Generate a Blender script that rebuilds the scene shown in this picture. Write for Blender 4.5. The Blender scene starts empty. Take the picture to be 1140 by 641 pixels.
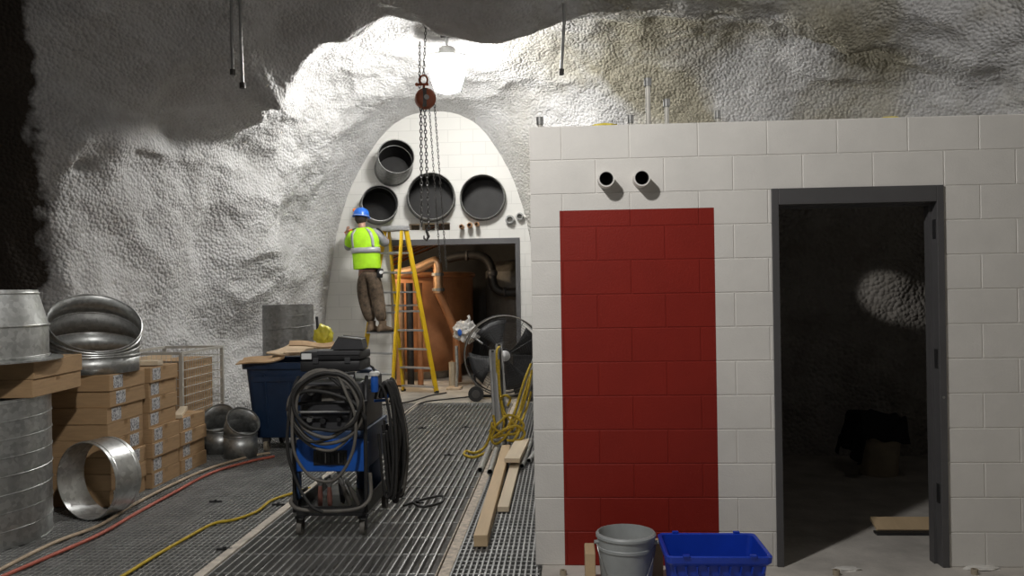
import bpy, bmesh, math, random
from mathutils import Vector, Matrix, Euler, noise
PI = math.pi
rnd = random.Random(7)
scene = bpy.context.scene
COL = scene.collection

# ------------------------------------------------------------------ camera
F0, CH, PSI, TH, RO = 934.97, 1.63637, .0611249, .0021140, -.0154458
FW = Vector((-math.sin(PI * 0 + PSI) * math.cos(TH), math.cos(PSI) * math.cos(TH), math.sin(TH)))
_r = Vector((math.cos(PSI), math.sin(PSI), 0)); _u = _r.cross(FW)
RT = math.cos(RO) * _r + math.sin(RO) * _u
UP = -math.sin(RO) * _r + math.cos(RO) * _u
CAM = Vector((0, 0, CH))
def ray(x, y): return FW + RT * ((x - 570) / F0) + UP * ((320.5 - y) / F0)
def at(x, y, Y):            # the point at depth Y seen at photo pixel (x, y)
    d = ray(x, y); return d * (Y / d.y) + CAM
def fl(x, y, z=0.0):
    d = ray(x, y); return d * ((z - CH) / d.z) + CAM
cd = bpy.data.cameras.new('camera'); cam = bpy.data.objects.new('camera', cd); COL.objects.link(cam)
cd.sensor_width = 36; cd.lens = F0 / 1140 * 36; cd.clip_start = .05; cd.clip_end = 100
cam.matrix_world = Matrix(((RT.x, UP.x, -FW.x, 0), (RT.y, UP.y, -FW.y, 0), (RT.z, UP.z, -FW.z, CH), (0, 0, 0, 1)))
scene.camera = cam

# ------------------------------------------------------------------ materials
class NT:
    def __init__(s, name):
        s.m = bpy.data.materials.new(name); s.m.use_nodes = True
        s.t = s.m.node_tree; s.N = s.t.nodes; s.b = s.N['Principled BSDF']
    def n(s, typ, **k):
        o = s.N.new(typ)
        for a, v in k.items():
            if a in o.inputs: o.inputs[a].default_value = v
            else: setattr(o, a, v)
        return o
    def l(s, a, ao, b, bi): s.t.links.new(a.outputs[ao], b.inputs[bi])
    def coord(s, scale=(1, 1, 1), which='Object'):
        c = s.n('ShaderNodeTexCoord'); m = s.n('ShaderNodeMapping'); m.inputs['Scale'].default_value = scale
        s.l(c, which, m, 'Vector'); return m
    def ramp(s, src, out, stops):
        r = s.n('ShaderNodeValToRGB'); e = r.color_ramp.elements
        while len(e) > 1: e.remove(e[0])
        e[0].position = stops[0][0]; e[0].color = (*stops[0][1], 1)
        for p, c in stops[1:]:
            x = e.new(p); x.color = (*c, 1)
        s.l(src, out, r, 'Fac'); return r
    def bump(s, src, out, strength, dist, prev=None):
        b = s.n('ShaderNodeBump'); b.inputs['Strength'].default_value = strength; b.inputs['Distance'].default_value = dist
        s.l(src, out, b, 'Height')
        if prev: s.l(prev, 'Normal', b, 'Normal')
        s.l(b, 'Normal', s.b, 'Normal'); return b

def simple(name, col, rough=.6, metal=0., var=.12, scale=9., bump=0., bscale=60., stretch=(1, 1, 1), spec=None):
    k = NT(name); c = k.coord(stretch)
    n = k.n('ShaderNodeTexNoise', Scale=scale, Detail=5., Roughness=.6); k.l(c, 'Vector', n, 'Vector')
    lo = tuple(max(0, v * (1 - var)) for v in col); hi = tuple(min(1, v * (1 + var)) for v in col)
    r = k.ramp(n, 'Fac', [(.3, lo), (.7, hi)]); k.l(r, 'Color', k.b, 'Base Color')
    k.b.inputs['Roughness'].default_value = rough; k.b.inputs['Metallic'].default_value = metal
    if spec is not None: k.b.inputs['Specular IOR Level'].default_value = spec
    if bump:
        n2 = k.n('ShaderNodeTexNoise', Scale=bscale, Detail=4.); k.l(c, 'Vector', n2, 'Vector')
        k.bump(n2, 'Fac', bump, .01)
    return k.m

def shotcrete(name, base, stain, dark, bump=1.0, bare=False):  # bare: masks by x; stains on the right, darkened colour on the far left
    k = NT(name); c = k.coord()
    n1 = k.n('ShaderNodeTexNoise', Scale=.55, Detail=4., Roughness=.55, Distortion=.4); k.l(c, 'Vector', n1, 'Vector')
    n2 = k.n('ShaderNodeTexNoise', Scale=2.2, Detail=6., Roughness=.65); k.l(c, 'Vector', n2, 'Vector')
    r1 = k.ramp(n1, 'Fac', [(.44, base), (.58, stain)])
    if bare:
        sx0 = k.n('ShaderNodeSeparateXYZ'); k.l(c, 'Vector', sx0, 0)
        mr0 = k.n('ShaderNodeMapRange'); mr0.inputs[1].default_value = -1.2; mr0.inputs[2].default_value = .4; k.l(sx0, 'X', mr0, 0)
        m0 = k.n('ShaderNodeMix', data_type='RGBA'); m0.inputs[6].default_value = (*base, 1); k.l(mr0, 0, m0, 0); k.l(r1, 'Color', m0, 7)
    r2 = k.ramp(n2, 'Fac', [(.38, dark), (.56, (1, 1, 1))])
    mx = k.n('ShaderNodeMix', data_type='RGBA', blend_type='MULTIPLY'); mx.inputs['Factor'].default_value = .5
    k.l(*((m0, 2) if bare else (r1, 'Color')), mx, 6); k.l(r2, 'Color', mx, 7); k.l(mx, 2, k.b, 'Base Color')
    k.b.inputs['Roughness'].default_value = .85; k.b.inputs['Specular IOR Level'].default_value = .25
    if bare:                                  # side drift darkened in the colour: near-black brown past a noisy x edge
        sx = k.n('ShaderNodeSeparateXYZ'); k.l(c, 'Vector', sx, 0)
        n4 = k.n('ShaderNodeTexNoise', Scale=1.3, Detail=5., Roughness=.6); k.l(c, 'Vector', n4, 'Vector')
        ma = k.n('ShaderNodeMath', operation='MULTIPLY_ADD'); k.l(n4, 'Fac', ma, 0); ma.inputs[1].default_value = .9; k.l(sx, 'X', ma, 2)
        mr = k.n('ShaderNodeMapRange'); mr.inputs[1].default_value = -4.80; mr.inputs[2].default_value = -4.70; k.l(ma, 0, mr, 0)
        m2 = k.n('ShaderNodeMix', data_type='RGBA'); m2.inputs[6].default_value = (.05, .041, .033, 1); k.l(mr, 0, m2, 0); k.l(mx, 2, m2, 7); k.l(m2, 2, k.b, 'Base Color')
    v = k.n('ShaderNodeTexVoronoi', Scale=27.); k.l(c, 'Vector', v, 'Vector')
    n3 = k.n('ShaderNodeTexNoise', Scale=34., Detail=4., Roughness=.7); k.l(c, 'Vector', n3, 'Vector')
    b1 = k.bump(v, 'Distance', .8 * bump, .03); b1.invert = True
    k.bump(n3, 'Fac', .22 * bump, .02, b1)
    return k.m

def galv(name, col=(.50, .51, .50), rough=.38, metal=.85, stretch=(1, 1, 1)):
    k = NT(name); c = k.coord(stretch)
    v = k.n('ShaderNodeTexVoronoi', Scale=34.); k.l(c, 'Vector', v, 'Vector')
    bw = k.n('ShaderNodeRGBToBW'); k.l(v, 'Color', bw, 'Color')
    lo = tuple(x * .82 for x in col); hi = tuple(x * 1.12 for x in col)
    r = k.ramp(bw, 'Val', [(.2, lo), (.8, hi)]); k.l(r, 'Color', k.b, 'Base Color')
    n = k.n('ShaderNodeTexNoise', Scale=5., Detail=4.); k.l(c, 'Vector', n, 'Vector')
    mr = k.n('ShaderNodeMapRange'); mr.inputs[3].default_value = rough - .08; mr.inputs[4].default_value = rough + .14
    k.l(n, 'Fac', mr, 0); k.l(mr, 0, k.b, 'Roughness')
    k.b.inputs['Metallic'].default_value = metal
    return k.m

def block_paint(name, col):
    k = NT(name); c = k.coord()
    n = k.n('ShaderNodeTexNoise', Scale=3., Detail=6., Roughness=.6); k.l(c, 'Vector', n, 'Vector')
    r = k.ramp(n, 'Fac', [(.3, tuple(v * .93 for v in col)), (.7, tuple(min(1, v * 1.05) for v in col))])
    k.l(r, 'Color', k.b, 'Base Color'); k.b.inputs['Roughness'].default_value = .55
    k.b.inputs['Specular IOR Level'].default_value = .3
    n2 = k.n('ShaderNodeTexNoise', Scale=110., Detail=3.); k.l(c, 'Vector', n2, 'Vector')
    k.bump(n2, 'Fac', .25, .006); return k.m

def brick_wall(name, col):
    k = NT(name); c = k.n('ShaderNodeTexCoord'); sx = k.n('ShaderNodeSeparateXYZ'); cx = k.n('ShaderNodeCombineXYZ')
    k.l(c, 'Object', sx, 0); k.l(sx, 'X', cx, 'X'); k.l(sx, 'Z', cx, 'Y')
    b = k.n('ShaderNodeTexBrick'); b.offset = .5
    b.inputs['Color1'].default_value = (*col, 1); b.inputs['Color2'].default_value = (*(v * .97 for v in col), 1)
    b.inputs['Mortar'].default_value = (*(v * .86 for v in col), 1)
    b.inputs['Scale'].default_value = 1; b.inputs['Mortar Size'].default_value = .006; b.inputs['Brick Width'].default_value = .4; b.inputs['Row Height'].default_value = .2
    k.l(cx, 'Vector', b, 'Vector'); k.l(b, 'Color', k.b, 'Base Color'); k.b.inputs['Roughness'].default_value = .6
    return k.m

def emis(name, col, s):
    k = NT(name); k.b.inputs['Emission Color'].default_value = (*col, 1); k.b.inputs['Emission Strength'].default_value = s
    k.b.inputs['Base Color'].default_value = (*col, 1); return k.m

M = {}
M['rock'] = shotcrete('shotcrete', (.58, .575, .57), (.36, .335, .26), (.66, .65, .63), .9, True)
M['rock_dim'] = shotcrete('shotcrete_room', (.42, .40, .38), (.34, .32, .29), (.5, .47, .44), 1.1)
M['white_block'] = block_paint('white_block_paint', (.72, .70, .66))
M['red_block'] = block_paint('red_block_paint', (.24, .016, .009))
M['mortar'] = block_paint('painted_mortar', (.69, .67, .63))
M['red_mortar'] = block_paint('red_mortar', (.215, .0145, .0085))
M['end_block'] = brick_wall('end_wall_block', (.66, .65, .615))
M['concrete'] = simple('concrete', (.50, .47, .43), .85, 0, .22, 3.5, .3, 45)
M['concrete_dusty'] = simple('dusty_concrete', (.44, .40, .34), .9, 0, .28, 2.5, .3, 30)
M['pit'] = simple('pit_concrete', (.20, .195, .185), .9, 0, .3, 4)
M['grate'] = simple('grating_steel', (.43, .43, .42), .45, .55, .2, 5)
M['grate_dark'] = simple('grating_steel_worn', (.25, .25, .245), .5, .5, .22, 5)
M['trim'] = simple('pale_flat_bar', (.60, .54, .46), .6, .1, .25, 14)
M['rusty'] = simple('rusty_angle', (.52, .45, .37), .75, .1, .45, 22)
M['door_steel'] = simple('door_frame_paint', (.085, .083, .085), .5, 0, .08, 6)
M['galv'] = galv('galvanised'); M['galv_dull'] = galv('galvanised_dull', (.30, .30, .29), .5, .7)
M['galv_bright'] = galv('galvanised_bright', (.62, .63, .62), .30, .9)
M['duct_dark'] = simple('duct_inside', (.028, .027, .026), .6, .2, .25, 5)
M['card'] = simple('cardboard', (.42, .27, .14), .8, 0, .12, 6, .15, 30, (1, 1, 8))
M['card_light'] = simple('cardboard_light', (.58, .44, .29), .8, 0, .14, 5, .15, 30)
M['tape'] = simple('packing_tape', (.30, .18, .08), .35, 0, .1, 8)
M['yellow'] = simple('ladder_yellow', (.72, .46, .012), .45, 0, .08, 6)
M['alu'] = simple('aluminium', (.48, .48, .48), .4, .7, .1, 8)
M['alu_cap'] = simple('ladder_cap', (.42, .42, .43), .5, .3, .1, 8)
M['black'] = simple('black_plastic', (.018, .018, .019), .5, 0, .2, 9)
M['black_metal'] = simple('black_metal', (.030, .030, .031), .45, .3, .3, 9)
M['rubber'] = simple('black_rubber', (.022, .021, .020), .65, 0, .3, 20)
M['hose_grey'] = simple('grey_hose', (.13, .12, .105), .55, 0, .25, 12)
M['blue'] = simple('machine_blue', (.012, .095, .42), .38, 0, .12, 7)
M['blue_dark'] = simple('machine_blue_dark', (.03, .06, .13), .5, 0, .2, 7)
M['bin_blue'] = simple('bin_blue', (.012, .034, .085), .5, 0, .2, 5)
M['tote_blue'] = simple('tote_blue', (.008, .048, .46), .38, 0, .12, 6)
M['bucket'] = simple('bucket_grey', (.33, .35, .35), .45, 0, .12, 7)
M['tan'] = simple('tan_plastic', (.40, .34, .25), .6, 0, .15, 7)
M['wood'] = simple('lumber', (.58, .43, .26), .7, 0, .16, 6, .1, 40, (1, .12, 1))
M['wood_pale'] = simple('lumber_pale', (.66, .55, .40), .7, 0, .12, 6, .1, 40, (1, .12, 1))
M['copper'] = simple('copper', (.62, .28, .13), .38, .75, .2, 8)
M['copper_foil'] = simple('copper_foil', (.76, .48, .29), .32, .8, .15, 14, .4, 14)
M['copper_sheet'] = simple('orange_brown_sheet', (.34, .145, .06), .55, .1, .3, 2.2, .5, 5)
M['red_iron'] = simple('hoist_red', (.30, .085, .040), .5, .1, .18, 9)
M['steel'] = simple('plain_steel', (.38, .38, .37), .4, .8, .15, 9)
M['chain'] = simple('chain_steel', (.085, .08, .075), .55, .4, .2, 20)
M['rope'] = simple('yellow_rope', (.48, .33, .025), .8, 0, .35, 60)
M['cord_yellow'] = simple('yellow_cord', (.55, .38, .02), .6, 0, .2, 20)
M['hose_red'] = simple('red_hose', (.50, .13, .085), .55, 0, .18, 8)
M['hose_tan'] = simple('tan_hose', (.52, .41, .29), .6, 0, .18, 8)
M['hi_vis'] = simple('hi_vis_fabric', (.42, .80, .015), .7, 0, .12, 10, .3, 16)
M['reflective'] = simple('reflective_strap', (.40, .40, .42), .4, .2, .08, 10)
M['sleeve'] = simple('grey_sleeve', (.32, .32, .34), .8, 0, .15, 14, .3, 20)
M['camo'] = simple('camouflage_trousers', (.10, .070, .045), .85, 0, .65, 16, .35, 20)
M['boot'] = simple('tan_boot', (.16, .11, .07), .8, 0, .25, 14)
M['helmet'] = simple('blue_helmet', (.02, .14, .60), .3, 0, .05, 8)
M['orange'] = simple('orange_plastic', (.85, .22, .02), .5, 0, .1, 8)
M['skin'] = simple('skin', (.42, .24, .17), .55, 0, .08, 12)
M['hair'] = simple('dark_hair', (.03, .02, .015), .7, 0, .3, 40)
M['white_plastic'] = simple('white_plastic', (.72, .72, .70), .45, 0, .05, 8)
M['plastic_bag'] = simple('crinkled_plastic', (.50, .49, .47), .28, 0, .25, 9, .8, 9)
M['yellow_bag'] = simple('yellow_bag', (.68, .62, .06), .45, 0, .25, 9, .6, 14)
M['case_grey'] = simple('case_grey', (.045, .045, .048), .5, 0, .15, 9)
M['cloth_dark'] = simple('dark_jacket', (.010, .010, .014), .9, 0, .3, 14, .5, 14)
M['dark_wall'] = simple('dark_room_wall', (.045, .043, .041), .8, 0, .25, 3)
M['brass'] = simple('brass_stub', (.36, .20, .10), .4, .6, .2, 12)
M['foam'] = simple('yellow_foam', (.70, .58, .08), .8, 0, .2, 20, .5, 40)
M['strut_grey'] = simple('strut_grey', (.36, .36, .355), .6, .25, .12, 8)
M['cage'] = simple('cage_zinc', (.55, .53, .48), .5, .3, .12, 9)
M['glow'] = emis('lamp_glass', (1, .985, .955), 125.)
M['red_grip'] = simple('red_grip', (.27, .115, .09), .55, 0, .2, 12)
def label_mat():
    k = NT('printed_label'); c = k.coord((1, 60, 36))
    n = k.n('ShaderNodeTexNoise', Scale=1.6, Detail=2.); k.l(c, 'Vector', n, 'Vector')
    r = k.ramp(n, 'Fac', [(.44, (.17, .17, .19)), (.52, (.62, .62, .62))]); k.l(r, 'Color', k.b, 'Base Color')
    k.b.inputs['Roughness'].default_value = .6; return k.m
M['label'] = label_mat()

# ------------------------------------------------------------------ mesh helpers
def V(*a): return Vector(a)
def frame(d):
    d = Vector(d).normalized(); a = V(0, 0, 1) if abs(d.z) < .9 else V(1, 0, 0)
    x = d.cross(a).normalized(); return x, x.cross(d) * -1 if False else d.cross(x), d

class MB:
    def __init__(s): s.bm = bmesh.new()
    def _xf(s, vs, mat):
        if mat is not None: bmesh.ops.transform(s.bm, matrix=mat, verts=vs)
    def box(s, c, size, rot=None, bev=0.0, seg=2, taper=None):
        r = bmesh.ops.create_cube(s.bm, size=1.0); vs = r['verts']
        for v in vs:
            v.co = V(v.co.x * size[0], v.co.y * size[1], v.co.z * size[2])
            if taper and v.co.z < 0: v.co.x *= taper[0]; v.co.y *= taper[1]
        if bev:
            es = list({e for v in vs for e in v.link_edges})
            g = bmesh.ops.bevel(s.bm, geom=es, offset=bev, segments=seg, affect='EDGES', profile=.5)
            vs = list({v for f in g['faces'] for v in f.verts} | {v for v in vs if v.is_valid})
        m = Matrix.Translation(Vector(c))
        if rot is not None: m = m @ (rot if isinstance(rot, Matrix) else Euler(rot).to_matrix().to_4x4())
        s._xf(vs, m); return s
    def bx(s, lo, hi, bev=0.0):
        lo = Vector(lo); hi = Vector(hi); return s.box((lo + hi) / 2, hi - lo, None, bev)
    def bar(s, p0, p1, w, h, roll=0., bev=0.):      # a rectangular bar between two points
        p0 = Vector(p0); p1 = Vector(p1); d = p1 - p0
        q = d.to_track_quat('Y', 'Z').to_matrix().to_4x4() @ Matrix.Rotation(roll, 4, 'Y')
        return s.box((p0 + p1) / 2, (w, d.length, h), q, bev)
    def rings(s, rings, close=False, caps=(False, False)):
        L = [[s.bm.verts.new(p) for p in r] for r in rings]; n = len(L[0])
        rng = range(len(L)) if close else range(len(L) - 1)
        for i in rng:
            a, b = L[i], L[(i + 1) % len(L)]
            for j in range(n):
                try: s.bm.faces.new((a[j], a[(j + 1) % n], b[(j + 1) % n], b[j]))
                except ValueError: pass
        if caps[0]: s.bm.faces.new(list(reversed(L[0])))
        if caps[1]: s.bm.faces.new(L[-1])
        return s
    def cyl(s, p0, p1, r0, r1=None, seg=20, caps=(True, True)):
        p0 = Vector(p0); p1 = Vector(p1); r1 = r0 if r1 is None else r1
        x, y, d = frame(p1 - p0)
        mk = lambda p, r: [p + x * (r * math.cos(2 * PI * k / seg)) + y * (r * math.sin(2 * PI * k / seg)) for k in range(seg)]
        return s.rings([mk(p0, r0), mk(p1, r1)], caps=caps)
    def lathe(s, prof, seg=40, mat=None, closed=False, caps=(False, False)):   # profile of (r, z) about z
        m = mat or Matrix.Identity(4)
        rs = [[m @ V(r * math.cos(2 * PI * k / seg), r * math.sin(2 * PI * k / seg), z) for k in range(seg)] for r, z in prof]
        return s.rings(rs, close=closed, caps=caps)
    def tube(s, pts, r, seg=8, close=False, caps=True):
        pts = [Vector(p) for p in pts]; n = len(pts); rs = []
        t = [(pts[(i + 1) % n] - pts[i - 1]) if close else (pts[min(i + 1, n - 1)] - pts[max(i - 1, 0)]) for i in range(n)]
        x, y, d = frame(t[0])
        for i in range(n):
            d = t[i].normalized(); x = (x - d * x.dot(d)).normalized(); y = d.cross(x)
            rr = r[i] if isinstance(r, (list, tuple)) else r
            rs.append([pts[i] + x * (rr * math.cos(2 * PI * k / seg)) + y * (rr * math.sin(2 * PI * k / seg)) for k in range(seg)])
        return s.rings(rs, close=close, caps=(False, False) if close else (caps, caps))
    def prism(s, poly, vec):
        vec = Vector(vec); a = [s.bm.verts.new(Vector(p)) for p in poly]; b = [s.bm.verts.new(Vector(p) + vec) for p in poly]
        n = len(a); s.bm.faces.new(a); s.bm.faces.new(list(reversed(b)))
        for i in range(n): s.bm.faces.new((a[i], b[i], b[(i + 1) % n], a[(i + 1) % n]))
        return s
    def ball(s, c, r, sc=(1, 1, 1), seg=16, rot=None):
        g = bmesh.ops.create_uvsphere(s.bm, u_segments=seg, v_segments=max(6, seg // 2 + 2), radius=r)
        m = Matrix.Translation(Vector(c)) @ (Euler(rot).to_matrix().to_4x4() if rot else Matrix.Identity(4)) @ Matrix.Diagonal((*sc, 1))
        s._xf(g['verts'], m); return s
    def blob(s, c, r, sc=(1, 1, 1), amp=.25, freq=4., sub=4, seed=0):
        g = bmesh.ops.create_icosphere(s.bm, subdivisions=sub, radius=1)
        for v in g['verts']:
            k = 1 + amp * noise.noise(v.co * freq + V(seed, seed * 2.3, 0)) + amp * .5 * abs(noise.noise(v.co * freq * 2.1 + V(seed, 0, 4)))
            v.co = Vector(c) + V(v.co.x * sc[0], v.co.y * sc[1], v.co.z * sc[2]) * (r * k)
        return s
    def build(s, name, mat, parent=None, smooth=None, loc=None, rot=None):
        bmesh.ops.recalc_face_normals(s.bm, faces=s.bm.faces)
        me = bpy.data.meshes.new(name); s.bm.to_mesh(me); s.bm.free()
        me.materials.append(M[mat] if isinstance(mat, str) else mat)
        if smooth is not None:
            me.polygons.foreach_set('use_smooth', [True] * len(me.polygons))
            try: me.set_sharp_from_angle(angle=math.radians(smooth))
            except Exception: pass
        o = bpy.data.objects.new(name, me); COL.objects.link(o)
        if parent is not None: o.parent = parent
        if loc is not None: o.location = loc
        if rot is not None: o.rotation_euler = rot
        return o

def tag(o, label=None, cat=None, group=None, kind=None):
    if label: o['label'] = label
    if cat: o['category'] = cat
    if group: o['group'] = group
    if kind: o['kind'] = kind
    return o
def root(name, loc, label, cat, rz=0., group=None, rot=None):
    o = bpy.data.objects.new(name, None); COL.objects.link(o); o.empty_display_size = .1
    o.location = loc; o.rotation_euler = rot if rot else (0, 0, rz)
    return tag(o, label, cat, group)
def struct(o): o['kind'] = 'structure'; return o
def copy_thing(o, parent=None):
    c = o.copy(); COL.objects.link(c); c.parent = parent
    for ch in list(o.children): copy_thing(ch, c)
    return c
def baked(o, mods):                    # apply modifiers into the mesh
    for typ, kw in mods:
        m = o.modifiers.new(typ, typ)
        for k, v in kw.items(): setattr(m, k, v)
    dg = bpy.context.evaluated_depsgraph_get(); dg.update()
    me = bpy.data.meshes.new_from_object(o.evaluated_get(dg)); old = o.data
    o.modifiers.clear(); o.data = me; me.name = old.name
    return o
def cut(o, cutters):
    tmp = []
    for mb in cutters: tmp.append(mb.build('cutter', 'black'))
    baked(o, [('BOOLEAN', dict(object=t, operation='DIFFERENCE', solver='EXACT')) for t in tmp])
    for t in tmp:
        me = t.data; bpy.data.objects.remove(t); bpy.data.meshes.remove(me)
    return o
def spline(pts, n=8, close=False):      # Catmull-Rom through points
    P = [Vector(p) for p in pts]; out = []; N = len(P)
    rng = N if close else N - 1
    for i in range(rng):
        g = (lambda k: P[k % N]) if close else (lambda k: P[max(0, min(N - 1, k))])
        a, b, c, d = g(i - 1), g(i), g(i + 1), g(i + 2)
        for k in range(n):
            t = k / n
            out.append(.5 * ((2 * b) + (c - a) * t + (2 * a - 5 * b + 4 * c - d) * t * t + (3 * b - a - 3 * c + d) * t ** 3))
    if not close: out.append(P[-1])
    return out
def lerp(a, b, t): return a + (b - a) * t
def smooth(t): t = max(0., min(1., t)); return t * t * (3 - 2 * t)
def table(tb, y):
    if y <= tb[0][0]: return tb[0][1:]
    for a, b in zip(tb, tb[1:]):
        if y <= b[0]:
            t = (y - a[0]) / (b[0] - a[0]); return tuple(lerp(p, q, t) for p, q in zip(a[1:], b[1:]))
    return tb[-1][1:]

WY = 4.985          # front face of the block room
WX = -.189          # its left corner
WH = 2.6
EY = 13.3           # the end wall

# ================================================================== SETTING
# ---- rock shell of the cavern: Y, left, right, top, centre, exponent
TB = [(-4., -8.6, 6.2, 5.5, -1.2, 3.4), (6.0, -9.0, 6.2, 5.5, -1.2, 3.4), (7.0, -8.8, 6.2, 5.25, -1.2, 3.4), (7.5, -8.2, 6.1, 5.08, -1.2, 3.5), (7.9, -5.35, 6.0, 5.02, -1.2, 3.6),
      (8.15, -4.95, 6.0, 4.95, -1.2, 3.6), (8.6, -4.82, 5.9, 4.76, -1.2, 3.6), (8.95, -4.8, 5.8, 4.62, -1.3, 3.6), (9.4, -4.75, 5.4, 4.84, -1.4, 3.5), (10.4, -4.62, 4.4, 4.95, -1.5, 3.1),
      (11.3, -4.42, 3.0, 4.92, -1.7, 2.8), (12.2, -4.2, 1.4, 4.75, -1.9, 2.65), (12.9, -3.98, .1, 4.58, -2.0, 2.55), (EY + .06, -3.88, -.38, 4.50, -2.03, 2.38)]
def rock_shell():
    ys = []; y = -4.
    while y < EY + .05:
        ys.append(y); y += .4 if y < 4.5 else (.11 if y < 7 else .05)
    ys.append(EY + .05)
    NT_ = 430; bm = bmesh.new(); rows = []
    for y in ys:
        xl, xr, zt, xc, n = table(TB, y); row = []
        for j in range(NT_ + 1):
            th = PI * (1 - j / NT_); c, s_ = math.cos(th), math.sin(th)
            # even spacing along the profile is not needed
            ex = 2 / (n - .15 if c < 0 else n)
            ax = (xr - xc) if c > 0 else (xc - xl)
            cx = math.copysign(abs(c) ** ex, c); sz = abs(s_) ** ex
            zt = table(TB, y - .95 * smooth((-cx - .25) / .6) * (1 if y < 11 else 1 - smooth(y - 11)))[2]
            p = V(xc + ax * cx, y, -.25 + (zt + .25) * sz)
            nd = V(-(cx ** 2) * math.copysign(1, cx) / ax, 0, -(sz ** 2) / zt)
            if nd.length > 0: nd.normalize()
            # inward displacement
            q = V(p.x, p.y, p.z)
            k = 1 - smooth((y - 12.2) / 1.1) * .85
            d = .20 * noise.noise(q * .55 + V(3, 1, 7)) + .13 * noise.noise(V(q.x * .9, q.y * 1.3, q.z * 1.5) + V(1, 5, 2))
            f = 1 - abs(noise.noise(V(q.x * .7, q.y * .95, q.z * 1.1) + V(9, 2, 4))) * 2
            d += .07 * f * abs(f)
            d += .04 * noise.noise(q * 2.7) + .028 * noise.noise(q * 6.3 + V(2, 2, 2)) + .018 * noise.noise(q * 13.)
            d *= k
            # shaped ledges and pockets of the left wall
            def g(y0, z0, sy, sz_, a, side=-1):
                if (p.x - xc) * side < 0: return 0
                return a * math.exp(-((y - y0) / sy) ** 2 - ((p.z - z0) / sz_) ** 2)
            if cx < -.1:
                lip = math.exp(-((cx + .70) / .13) ** 2) * smooth((y - 8.3) / .7) * (1 - smooth((y - 10.7) / 1.2))
                d += .31 * lip - .38 * smooth((-cx - .80) / .10) * smooth((p.z - 3.2) / .4) * (1 - smooth((y - 10.4) / 1.0))
                d += .22 * math.exp(-((y - 9.25) / .35) ** 2) * smooth((-cx - .1) / .2) * (1 - smooth((-cx - .65) / .15))
                d -= .30 * smooth((8.9 - y) / .8) * smooth((-cx - .1) / .3) * smooth((p.z - 3.3) / .5)
            d += g(11.2, 2.15, .6, .55, .20) - g(10.35, 2.3, .20, .40, .12)
            d -= g(8.32, 2.92, .07, .07, .16) + g(8.2, 3.3, .05, .05, .10) + g(12.1, 3.25, .10, .12, .10)
            d += (.16 * noise.noise(V(q.x * 1.1, q.y * 1.5, q.z)) + .10 * (1 - 2 * abs(noise.noise(V(q.x * .9 + 4, q.y * 1.6, q.z * .8))))) * (1 - smooth((y - 9.2) / .8)) * smooth((p.z - 3.0) / .6) + .05 * math.sin(5. * (q.y * .6 + q.z * .8) + 3 * noise.noise(q * .8)) * (1 if p.z > 3.2 and y < 9.6 else 0)
            row.append(bm.verts.new(p + nd * d))
        rows.append(row)
    for a, b in zip(rows, rows[1:]):
        for j in range(NT_):
            bm.faces.new((a[j], a[j + 1], b[j + 1], b[j]))
    for f in bm.faces: f.smooth = True
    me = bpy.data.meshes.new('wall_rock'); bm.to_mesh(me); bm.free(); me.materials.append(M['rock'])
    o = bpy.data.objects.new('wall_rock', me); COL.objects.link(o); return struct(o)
ROCK = rock_shell()
from mathutils.bvhtree import BVHTree
RB = BVHTree.FromPolygons([v.co for v in ROCK.data.vertices], [tuple(p.vertices) for p in ROCK.data.polygons])
def roof_above(p):
    h = RB.ray_cast(Vector(p), V(0, 0, 1)); return h[0].z if h[0] else p[2] + .5

# ---- floors
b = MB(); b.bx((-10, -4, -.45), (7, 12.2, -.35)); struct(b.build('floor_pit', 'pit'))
b = MB(); b.bx((-.15, -4, -.35), (6.5, 8.45, 0)); struct(b.build('floor', 'concrete'))
b = MB(); b.bx((-6, 12.2, -.4), (2, EY + 5.5, 0.0)); struct(b.build('floor_end', 'concrete_dusty'))
def grating(name, x0, x1, y0, y1, px, py, bw, cw, mat, depth=.035):
    b = MB(); x = x0
    while x <= x1 - bw:
        b.bx((x, y0, -depth), (x + bw, y1, 0)); x += px
    y = y0 + py / 2
    while y < y1:
        b.bx((x0, y, -.022), (x1, y + cw, -.004 if py < .2 else -.012)); y += py
    b.bx((x0, y0 - .006, -depth), (x1, y0, 0)); b.bx((x0, y1, -depth), (x1, y1 + .006, 0))
    return struct(b.build(name, mat))
grating('floor_grating_left', -9.2, -2.165, 3.6, 12.18, .038, .06, .0075, .0075, 'grate')
grating('floor_grating_middle', -2.10, -.775, 3.6, 12.18, .0555, .36, .0095, .007, 'grate')
grating('floor_grating_right', -.68, -.165, 3.6, 12.18, .033, .075, .011, .011, 'grate_dark')
b = MB(); b.bx((-2.165, 3.6, -.05), (-2.105, 12.19, .012), .003); struct(b.build('trim_1', 'trim'))
b = MB(); b.bx((-.745, 3.6, -.05), (-.68, 12.19, .006), .003); b.bx((-.765, 3.6, -.06), (-.757, 12.19, 0)); struct(b.build('trim_2', 'rusty'))
# seams between the left grating panels
for i, x in enumerate((-3.10, -2.72)):
    b = MB(); b.bx((x, 3.6, -.01), (x + .007, 12.18, .003)); struct(b.build('trim_%d' % (3 + i), 'alu'))

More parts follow.
